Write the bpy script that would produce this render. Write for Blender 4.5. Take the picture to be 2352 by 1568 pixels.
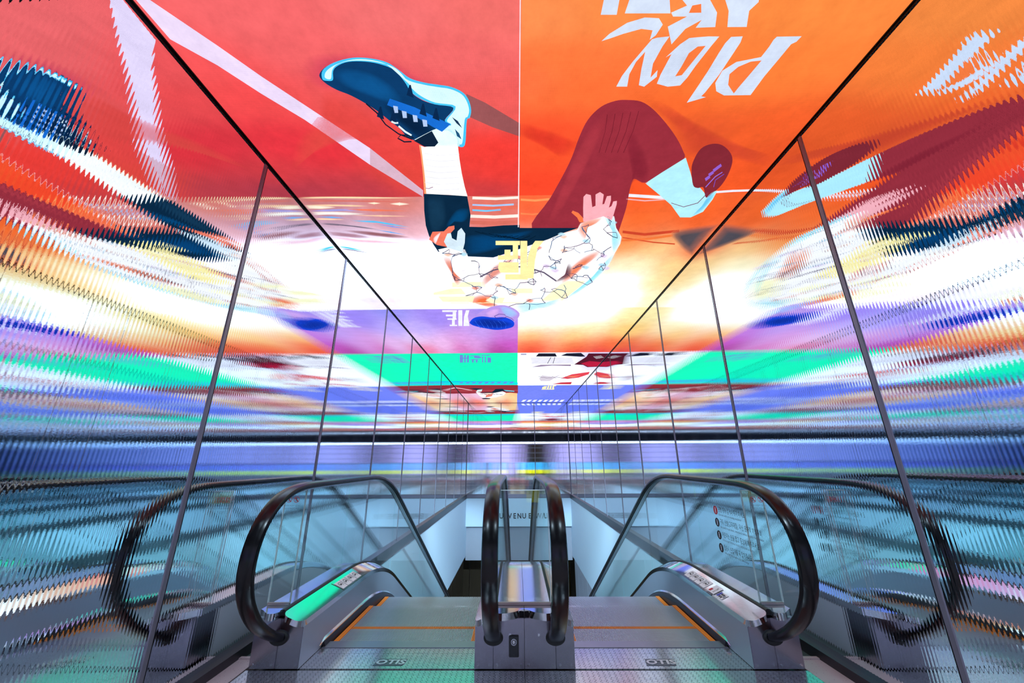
import bpy, bmesh, math, random
from mathutils import Matrix, Vector

for o in list(bpy.data.objects):
    bpy.data.objects.remove(o, do_unlink=True)
scn = bpy.context.scene
COL = scn.collection

# ------------------------------------------------------------------ camera, world, exposure
def add_camera():
    pitch, yaw, roll = 0.3095, -0.0100, -0.0051
    cp, sp = math.cos(pitch), math.sin(pitch)
    f = Vector((math.sin(yaw) * cp, math.cos(yaw) * cp, sp))
    r = Vector((math.cos(yaw), -math.sin(yaw), 0))
    u = r.cross(f)
    r2 = r * math.cos(roll) + u * math.sin(roll)
    u2 = -r * math.sin(roll) + u * math.cos(roll)
    cam = bpy.data.cameras.new('camera')
    cam.sensor_fit = 'HORIZONTAL'
    cam.sensor_width = 36.0
    cam.lens = 853.01 / 2352 * 36.0
    cam.clip_start = 0.02
    ob = bpy.data.objects.new('camera', cam)
    COL.objects.link(ob)
    m = Matrix((r2, u2, -f)).transposed().to_4x4()
    m.translation = Vector((-0.0543, 0.0, 1.12))
    ob.matrix_world = m
    scn.camera = ob
add_camera()

world = bpy.data.worlds.new('world')
scn.world = world
world.use_nodes = True
world.node_tree.nodes['Background'].inputs[0].default_value = (0.10, 0.13, 0.20, 1)
world.node_tree.nodes['Background'].inputs[1].default_value = 0.15

vs = scn.view_settings
vs.view_transform = 'Standard'
vs.look = 'None'
vs.gamma = 1.0
vs.use_curve_mapping = False
vs.exposure = 0.0
scn.cycles.max_bounces = 12
scn.cycles.glossy_bounces = 10
scn.cycles.diffuse_bounces = 3
scn.cycles.use_light_tree = False
scn.cycles.transmission_bounces = 8
scn.cycles.transparent_max_bounces = 80
scn.cycles.caustics_reflective = True
scn.cycles.sample_clamp_indirect = 6.0

LED_WHITE = (2.6, 3.4, 4.4) # headroom of screen white
SCREEN_GAIN = 1.10          # brightness of the LED ceiling

# room measures (metres, z = 0 is the landing floor)
XL, XR = -1.762, 1.758      # mirror faces of the side walls
ZM, ZC = 0.048, 3.075       # foot and head of the mirror panels
ZS = 3.0817                 # LED screen plane
YB = 13.334                 # mirror face of the end wall
PW = 1.2618                 # width of one mirror panel
YSTART = 1.075              # edge of the LED screen above the landing
ZLOW = -3.9                 # lower hall floor

# ------------------------------------------------------------------ helpers
def lin(c):
    return tuple(((v / 255) / 12.92 if v / 255 <= 0.04045 else ((v / 255 + 0.055) / 1.055) ** 2.4) for v in c)

def led(c, boost):
    """emitted colour of a screen pixel: whites run well past display white and are cool, as on a real LED wall"""
    w = max(0.0, min(1.0, (min(c) - 232) / 22.0)) ** 1.5
    k = (1 + w * (boost[0] - 1), 1 + w * (boost[1] - 1), 1 + w * (boost[2] - 1))
    return tuple(a * b for a, b in zip(lin(c), k))

def tag(o, label=None, cat=None, group=None, kind=None):
    if label: o['label'] = label
    if cat: o['category'] = cat
    if group: o['group'] = group
    if kind: o['kind'] = kind
    return o

def empty(name, loc=(0, 0, 0)):
    o = bpy.data.objects.new(name, None)
    o.location = loc
    o.empty_display_size = 0.2
    COL.objects.link(o)
    return o

class MB:
    def __init__(self):
        self.v = []; self.f = []
    def quad_box(self, pts):
        b = len(self.v); self.v += [tuple(p) for p in pts]
        for q in ((0, 3, 2, 1), (4, 5, 6, 7), (0, 1, 5, 4), (1, 2, 6, 5), (2, 3, 7, 6), (3, 0, 4, 7)):
            self.f.append(tuple(b + i for i in q))
        return self
    def box(self, x0, x1, y0, y1, z0, z1):
        return self.quad_box([(x0, y0, z0), (x1, y0, z0), (x1, y1, z0), (x0, y1, z0),
                              (x0, y0, z1), (x1, y0, z1), (x1, y1, z1), (x0, y1, z1)])
    def prism(self, pts, d):
        """closed polygon pts (3-D) extruded by vector d"""
        n = len(pts); b = len(self.v)
        self.v += [tuple(p) for p in pts] + [tuple(Vector(p) + Vector(d)) for p in pts]
        self.f.append(tuple(b + i for i in range(n - 1, -1, -1)))
        self.f.append(tuple(b + n + i for i in range(n)))
        for i in range(n):
            j = (i + 1) % n
            self.f.append((b + i, b + j, b + n + j, b + n + i))
        return self
    def rings(self, rings, closed=True, caps=True):
        """skin a list of rings (lists of points)"""
        b = len(self.v); n = len(rings[0])
        for r in rings: self.v += [tuple(p) for p in r]
        for k in range(len(rings) - 1):
            for i in range(n if closed else n - 1):
                j = (i + 1) % n
                self.f.append((b + k * n + i, b + k * n + j, b + (k + 1) * n + j, b + (k + 1) * n + i))
        if caps and closed:
            self.f.append(tuple(b + i for i in range(n - 1, -1, -1)))
            e = b + (len(rings) - 1) * n
            self.f.append(tuple(e + i for i in range(n)))
        return self
    def disc(self, c, n, r, t=0.002, seg=20):
        c = Vector(c); n = Vector(n).normalized()
        a = n.orthogonal().normalized(); bb = n.cross(a)
        ring = [c + (a * math.cos(2 * math.pi * i / seg) + bb * math.sin(2 * math.pi * i / seg)) * r for i in range(seg)]
        return self.prism(ring, n * t)
    def ring(self, c, n, r0, r1, t=0.002, seg=24):
        c = Vector(c); n = Vector(n).normalized()
        a = n.orthogonal().normalized(); bb = n.cross(a)
        rings = []
        for i in range(seg + 1):
            d = a * math.cos(2 * math.pi * i / seg) + bb * math.sin(2 * math.pi * i / seg)
            rings.append([c + d * r0, c + d * r1, c + d * r1 + n * t, c + d * r0 + n * t])
        return self.rings(rings, True, False)
    def build(self, name, mat, parent=None, smooth=False, bevel=0, kind=None):
        me = bpy.data.meshes.new(name)
        off = Vector(parent.location) if parent else Vector((0, 0, 0))
        if parent and parent.parent: off = off + Vector(parent.parent.location)
        me.from_pydata([tuple(Vector(p) - off) for p in self.v], [], self.f)
        bm = bmesh.new(); bm.from_mesh(me)
        bmesh.ops.recalc_face_normals(bm, faces=bm.faces)
        if bevel:
            es = [e for e in bm.edges if len(e.link_faces) == 2 and e.calc_face_angle(0) > 0.6]
            bmesh.ops.bevel(bm, geom=es, offset=bevel, segments=2, affect='EDGES', clamp_overlap=True)
        bm.to_mesh(me); bm.free()
        if smooth is True:
            me.polygons.foreach_set('use_smooth', [True] * len(me.polygons))
        me.materials.append(mat)
        o = bpy.data.objects.new(name, me)
        COL.objects.link(o)
        if parent: o.parent = parent
        if smooth == 'auto':
            me.polygons.foreach_set('use_smooth', [True] * len(me.polygons))
            try: me.set_sharp_from_angle(angle=0.6)
            except Exception: pass
        if kind: o['kind'] = kind
        return o

def share(src, name, parent, offset=(0, 0, 0)):
    o = src.copy(); COL.objects.link(o); o.name = name; o.parent = parent
    o.location = Vector(src.location) + Vector(offset)
    return o

# ------------------------------------------------------------------ materials
MATS = {}
def nodes(name):
    m = bpy.data.materials.new(name); m.use_nodes = True
    nt = m.node_tree
    for n in list(nt.nodes): nt.nodes.remove(n)
    out = nt.nodes.new('ShaderNodeOutputMaterial')
    MATS[name] = m
    return m, nt, out

def pbr(name, col, rough=0.5, metal=0.0, vary=0.08, scale=6.0, bump=0.0, bscale=80.0, stretch=None, spec=0.5, rvary=0.0, coat=0.0):
    m, nt, out = nodes(name)
    b = nt.nodes.new('ShaderNodeBsdfPrincipled')
    nt.links.new(b.outputs[0], out.inputs[0])
    tc = nt.nodes.new('ShaderNodeTexCoord')
    mp = nt.nodes.new('ShaderNodeMapping')
    nt.links.new(tc.outputs['Object'], mp.inputs[0])
    if stretch: mp.inputs['Scale'].default_value = stretch
    nz = nt.nodes.new('ShaderNodeTexNoise'); nz.inputs['Scale'].default_value = scale; nz.inputs['Detail'].default_value = 4
    nt.links.new(mp.outputs[0], nz.inputs['Vector'])
    mx = nt.nodes.new('ShaderNodeMix'); mx.data_type = 'RGBA'
    c = lin(col)
    mx.inputs[6].default_value = tuple(max(0, v * (1 - vary)) for v in c) + (1,)
    mx.inputs[7].default_value = tuple(min(1, v * (1 + vary)) for v in c) + (1,)
    nt.links.new(nz.outputs[0], mx.inputs[0])
    nt.links.new(mx.outputs[2], b.inputs['Base Color'])
    b.inputs['Roughness'].default_value = rough
    b.inputs['Metallic'].default_value = metal
    b.inputs['Specular IOR Level'].default_value = spec
    b.inputs['Coat Weight'].default_value = coat
    if rvary:
        mr = nt.nodes.new('ShaderNodeMapRange')
        mr.inputs[3].default_value = rough - rvary; mr.inputs[4].default_value = rough + rvary
        nt.links.new(nz.outputs[0], mr.inputs[0]); nt.links.new(mr.outputs[0], b.inputs['Roughness'])
    if bump:
        n2 = nt.nodes.new('ShaderNodeTexNoise'); n2.inputs['Scale'].default_value = bscale
        nt.links.new(mp.outputs[0], n2.inputs['Vector'])
        bp = nt.nodes.new('ShaderNodeBump'); bp.inputs['Strength'].default_value = bump; bp.inputs['Distance'].default_value = 0.002
        nt.links.new(n2.outputs[0], bp.inputs['Height']); nt.links.new(bp.outputs[0], b.inputs['Normal'])
    return m

def emis(name, col, strength=1.0):
    m, nt, out = nodes(name)
    e = nt.nodes.new('ShaderNodeEmission')
    e.inputs[0].default_value = lin(col) + (1,); e.inputs[1].default_value = strength
    nt.links.new(e.outputs[0], out.inputs[0])
    return m

def glass(name, tint, refl=1.0, rough=0.0):
    m, nt, out = nodes(name)
    t = nt.nodes.new('ShaderNodeBsdfTransparent'); t.inputs[0].default_value = tint + (1,)
    g = nt.nodes.new('ShaderNodeBsdfGlossy'); g.inputs['Roughness'].default_value = rough; g.inputs[0].default_value = (1, 1, 1, 1)
    fr = nt.nodes.new('ShaderNodeFresnel')
    geo = nt.nodes.new('ShaderNodeNewGeometry')          # thin sheet: same reflectance on both faces
    ior = nt.nodes.new('ShaderNodeMath'); ior.operation = 'MULTIPLY_ADD'; ior.inputs[1].default_value = 1 / 1.5 - 1.5; ior.inputs[2].default_value = 1.5
    nt.links.new(geo.outputs['Backfacing'], ior.inputs[0]); nt.links.new(ior.outputs[0], fr.inputs[0])
    ml = nt.nodes.new('ShaderNodeMath'); ml.operation = 'MULTIPLY'; ml.inputs[1].default_value = refl
    mx = nt.nodes.new('ShaderNodeMixShader')
    nt.links.new(fr.outputs[0], ml.inputs[0]); nt.links.new(ml.outputs[0], mx.inputs[0])
    nt.links.new(t.outputs[0], mx.inputs[1]); nt.links.new(g.outputs[0], mx.inputs[2])
    nt.links.new(mx.outputs[0], out.inputs[0])
    return m

def screen_mat():
    m, nt, out = nodes('led_screen')
    at = nt.nodes.new('ShaderNodeAttribute'); at.attribute_name = 'Col'
    e = nt.nodes.new('ShaderNodeEmission')
    nt.links.new(at.outputs['Color'], e.inputs[0])
    tr = nt.nodes.new('ShaderNodeBsdfTransparent'); mxs = nt.nodes.new('ShaderNodeMixShader')
    nt.links.new(at.outputs['Alpha'], mxs.inputs[0]); nt.links.new(tr.outputs[0], mxs.inputs[1]); nt.links.new(e.outputs[0], mxs.inputs[2])
    nt.links.new(mxs.outputs[0], out.inputs[0])
    # fine pixel lattice of the diode modules
    geo = nt.nodes.new('ShaderNodeNewGeometry'); sx = nt.nodes.new('ShaderNodeSeparateXYZ')
    nt.links.new(geo.outputs['Position'], sx.inputs[0])
    sines = []
    for axis in (0, 1):
        ml = nt.nodes.new('ShaderNodeMath'); ml.operation = 'MULTIPLY'; ml.inputs[1].default_value = 2 * math.pi / 0.0052
        sn = nt.nodes.new('ShaderNodeMath'); sn.operation = 'SINE'
        nt.links.new(sx.outputs[axis], ml.inputs[0]); nt.links.new(ml.outputs[0], sn.inputs[0]); sines.append(sn)
    ad = nt.nodes.new('ShaderNodeMath'); ad.operation = 'ADD'
    nt.links.new(sines[0].outputs[0], ad.inputs[0]); nt.links.new(sines[1].outputs[0], ad.inputs[1])
    ma = nt.nodes.new('ShaderNodeMath'); ma.operation = 'MULTIPLY_ADD'
    ma.inputs[1].default_value = 0.07 * SCREEN_GAIN; ma.inputs[2].default_value = SCREEN_GAIN
    nt.links.new(ad.outputs[0], ma.inputs[0])
    # slight mottling of the shown picture
    nz = nt.nodes.new('ShaderNodeTexNoise'); nz.inputs['Scale'].default_value = 9.0; nz.inputs['Detail'].default_value = 9.0; nz.inputs['Roughness'].default_value = 0.72
    nt.links.new(geo.outputs['Position'], nz.inputs['Vector'])
    mr = nt.nodes.new('ShaderNodeMapRange'); mr.inputs[1].default_value = 0.25; mr.inputs[2].default_value = 0.75; mr.inputs[3].default_value = 0.86; mr.inputs[4].default_value = 1.14
    nt.links.new(nz.outputs[0], mr.inputs[0])
    fm = nt.nodes.new('ShaderNodeMath'); fm.operation = 'MULTIPLY'
    nt.links.new(ma.outputs[0], fm.inputs[0]); nt.links.new(mr.outputs[0], fm.inputs[1]); nt.links.new(fm.outputs[0], e.inputs[1])
    return m

def plate_mat():
    """pressed aluminium tread plate with a staggered bar pattern"""
    m, nt, out = nodes('tread_plate')
    b = nt.nodes.new('ShaderNodeBsdfPrincipled'); nt.links.new(b.outputs[0], out.inputs[0])
    geo = nt.nodes.new('ShaderNodeNewGeometry')
    br = nt.nodes.new('ShaderNodeTexBrick')
    br.offset = 0.22; br.offset_frequency = 2; br.squash = 1.0
    br.inputs['Scale'].default_value = 1.0
    br.inputs['Mortar Size'].default_value = 0.0012
    br.inputs['Mortar Smooth'].default_value = 0.1
    br.inputs['Brick Width'].default_value = 0.030
    br.inputs['Row Height'].default_value = 0.0125
    br.inputs['Color1'].default_value = lin((210, 214, 220)) + (1,)
    br.inputs['Color2'].default_value = lin((198, 203, 212)) + (1,)
    br.inputs['Mortar'].default_value = lin((40, 42, 48)) + (1,)
    nt.links.new(geo.outputs['Position'], br.inputs['Vector'])
    nt.links.new(br.outputs['Color'], b.inputs['Base Color'])
    b.inputs['Metallic'].default_value = 0.85
    b.inputs['Roughness'].default_value = 0.17
    bp = nt.nodes.new('ShaderNodeBump'); bp.inputs['Strength'].default_value = 0.12; bp.inputs['Distance'].default_value = 0.001; bp.invert = True
    nt.links.new(br.outputs['Fac'], bp.inputs['Height']); nt.links.new(bp.outputs[0], b.inputs['Normal'])
    return m

def terrazzo_mat():
    m, nt, out = nodes('stone_floor')
    b = nt.nodes.new('ShaderNodeBsdfPrincipled'); nt.links.new(b.outputs[0], out.inputs[0])
    tc = nt.nodes.new('ShaderNodeNewGeometry')
    vo = nt.nodes.new('ShaderNodeTexVoronoi'); vo.inputs['Scale'].default_value = 70
    nt.links.new(tc.outputs['Position'], vo.inputs['Vector'])
    rp = nt.nodes.new('ShaderNodeValToRGB')
    rp.color_ramp.elements[0].position = 0.10; rp.color_ramp.elements[0].color = lin((60, 50, 52)) + (1,)
    rp.color_ramp.elements[1].position = 0.16; rp.color_ramp.elements[1].color = lin((176, 156, 158)) + (1,)
    nt.links.new(vo.outputs['Distance'], rp.inputs[0]); nt.links.new(rp.outputs[0], b.inputs['Base Color'])
    b.inputs['Roughness'].default_value = 0.35
    return m

M_SCREEN = screen_mat(); M_SCREEN.cycles.emission_sampling = 'NONE'   # huge and bright: found by bounces alone
M_MIRROR = pbr('ribbed_mirror', (240, 248, 254), 0.010, 1.0, vary=0.01, scale=3, bump=0.012, bscale=160)
M_JOINT = pbr('anodised_strip', (128, 124, 138), 0.4, 0.5)
M_BLACK = pbr('black_anodised', (22, 22, 26), 0.35, 0.6)
M_TRIM = pbr('dark_bronze_trim', (74, 72, 78), 0.32, 0.85)
M_STEEL = pbr('brushed_steel', (186, 188, 196), 0.27, 1.0, vary=0.12, scale=14, stretch=(40, 2, 2))
M_STEELV = pbr('brushed_steel_upright', (168, 166, 178), 0.24, 1.0, vary=0.14, scale=12, stretch=(30, 30, 1))
M_DECK = pbr('polished_deck', (238, 240, 244), 0.09, 1.0, vary=0.02, scale=4)
M_CLAD = pbr('grey_truss_cladding', (222, 228, 236), 0.4, 0.05, vary=0.03)
M_DECKSATIN = pbr('satin_deck', (236, 238, 244), 0.15, 1.0, vary=0.03, scale=4)
M_PANEL = pbr('satin_grey_panel', (168, 180, 196), 0.34, 0.55, vary=0.04)
M_SKIRT = pbr('dark_skirt', (40, 38, 44), 0.4, 0.4)
M_SKIRTLINE = pbr('bright_skirt_line', (214, 226, 232), 0.14, 1.0)
M_RUBBER = pbr('black_rubber', (12, 12, 15), 0.24, 0.0, spec=0.3)
M_RUBBERM = pbr('matt_rubber', (14, 14, 16), 0.55)
M_GLASS = glass('clear_glass', (0.94, 0.995, 0.988), 0.55)
M_FOOTRAIL = pbr('bronze_foot_rail', (168, 146, 146), 0.4, 0.6)
M_GLASSEDGE = pbr('glass_edge', (196, 206, 208), 0.2, 0.0)
M_WALL = pbr('white_drywall', (214, 234, 248), 0.6, 0.0, vary=0.015)
M_GREY = pbr('grey_plaster', (168, 172, 184), 0.7, 0.0, vary=0.03)
M_BROWN = pbr('dark_brown_cladding', (70, 58, 44), 0.3, 0.4, vary=0.25, scale=3, stretch=(4, 4, 0.6))
M_BRASS = pbr('brass_sheet', (150, 124, 66), 0.22, 1.0, vary=0.3, scale=9, bump=0.4, bscale=12)
M_FLOORLOW = pbr('pale_stone', (178, 176, 174), 0.3, 0.0, vary=0.05)
M_STONE = terrazzo_mat()
M_PLATE = plate_mat()
M_ALU = pbr('cleat_aluminium', (206, 212, 220), 0.34, 0.8, vary=0.06, scale=30)
M_ALUDARK = pbr('cleat_gap', (20, 21, 24), 0.6, 0.2)
M_YELLOW = pbr('yellow_edge', (238, 138, 20), 0.45, 0.0, vary=0.12, scale=40)
M_COMB = pbr('comb_plate_alloy', (150, 152, 164), 0.32, 0.9)
M_BADGE = pbr('badge_plate', (92, 102, 112), 0.3, 0.8)
M_WHITE = pbr('white_sticker', (236, 238, 242), 0.4)
M_INK = pbr('black_ink', (26, 26, 32), 0.5)
M_GREYINK = pbr('grey_ink', (88, 96, 110), 0.5)
M_RED = pbr('red_ink', (196, 36, 50), 0.5)
M_BLUE = pbr('blue_ink', (40, 60, 170), 0.5)
M_FILM = glass('frosted_film', (0.93, 0.95, 0.97), 1.0)
M_DARKCEIL = pbr('dark_ceiling', (36, 42, 54), 0.6)
M_LAV = pbr('lavender_wall', (206, 200, 236), 0.6)
M_GREEN = pbr('green_grey_infill', (84, 104, 100), 0.35, 0.5)
M_CHROME = pbr('chrome', (220, 222, 228), 0.08, 1.0)
M_LIGHT = emis('light_strip', (232, 238, 255), 7.0)
M_SHELFLAV = emis('shelf_light_lilac', (190, 178, 250), 1.5)
M_LIGHTLOW = emis('lower_fill_light', (190, 222, 255), 6.0)
M_CYANPANEL = emis('cyan_backlight', (60, 180, 250), 2.2)
M_VIOLETPANEL = emis('violet_backlight', (150, 90, 240), 1.9)
M_SHELFLIGHT = emis('shelf_light', (150, 165, 250), 0.9)
M_YELLOWLAC = emis('yellow_backlight', (236, 240, 30), 2.0)
M_WOOD = pbr('warm_wood', (120, 92, 72), 0.5)

ESC_A = math.radians(29)
def drop(y, s, r=1.8):
    """fall of the escalator line behind the crest that starts at y = s"""
    if y <= s: return 0.0
    e = s + r * math.sin(ESC_A)
    if y <= e: return -(r - math.sqrt(r * r - (y - s) ** 2))
    return -(r * (1 - math.cos(ESC_A))) - (y - e) * math.tan(ESC_A)

def text_shape(body, size, extrude=0.0, font_shear=0.0, width=1.0, spacing=1.0, align='LEFT', bold=0.0):
    cu = bpy.data.curves.new('lettering', 'FONT')
    cu.body = body; cu.size = size; cu.extrude = extrude; cu.shear = font_shear
    cu.align_x = align; cu.offset = bold; cu.space_character = spacing; cu.resolution_u = 2
    ob = bpy.data.objects.new('lettering', cu); COL.objects.link(ob)
    bpy.context.view_layer.update()
    me = bpy.data.meshes.new_from_object(ob.evaluated_get(bpy.context.evaluated_depsgraph_get()))
    bpy.data.objects.remove(ob, do_unlink=True)
    if width != 1.0:
        for v in me.vertices: v.co.x *= width
    return me

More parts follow.
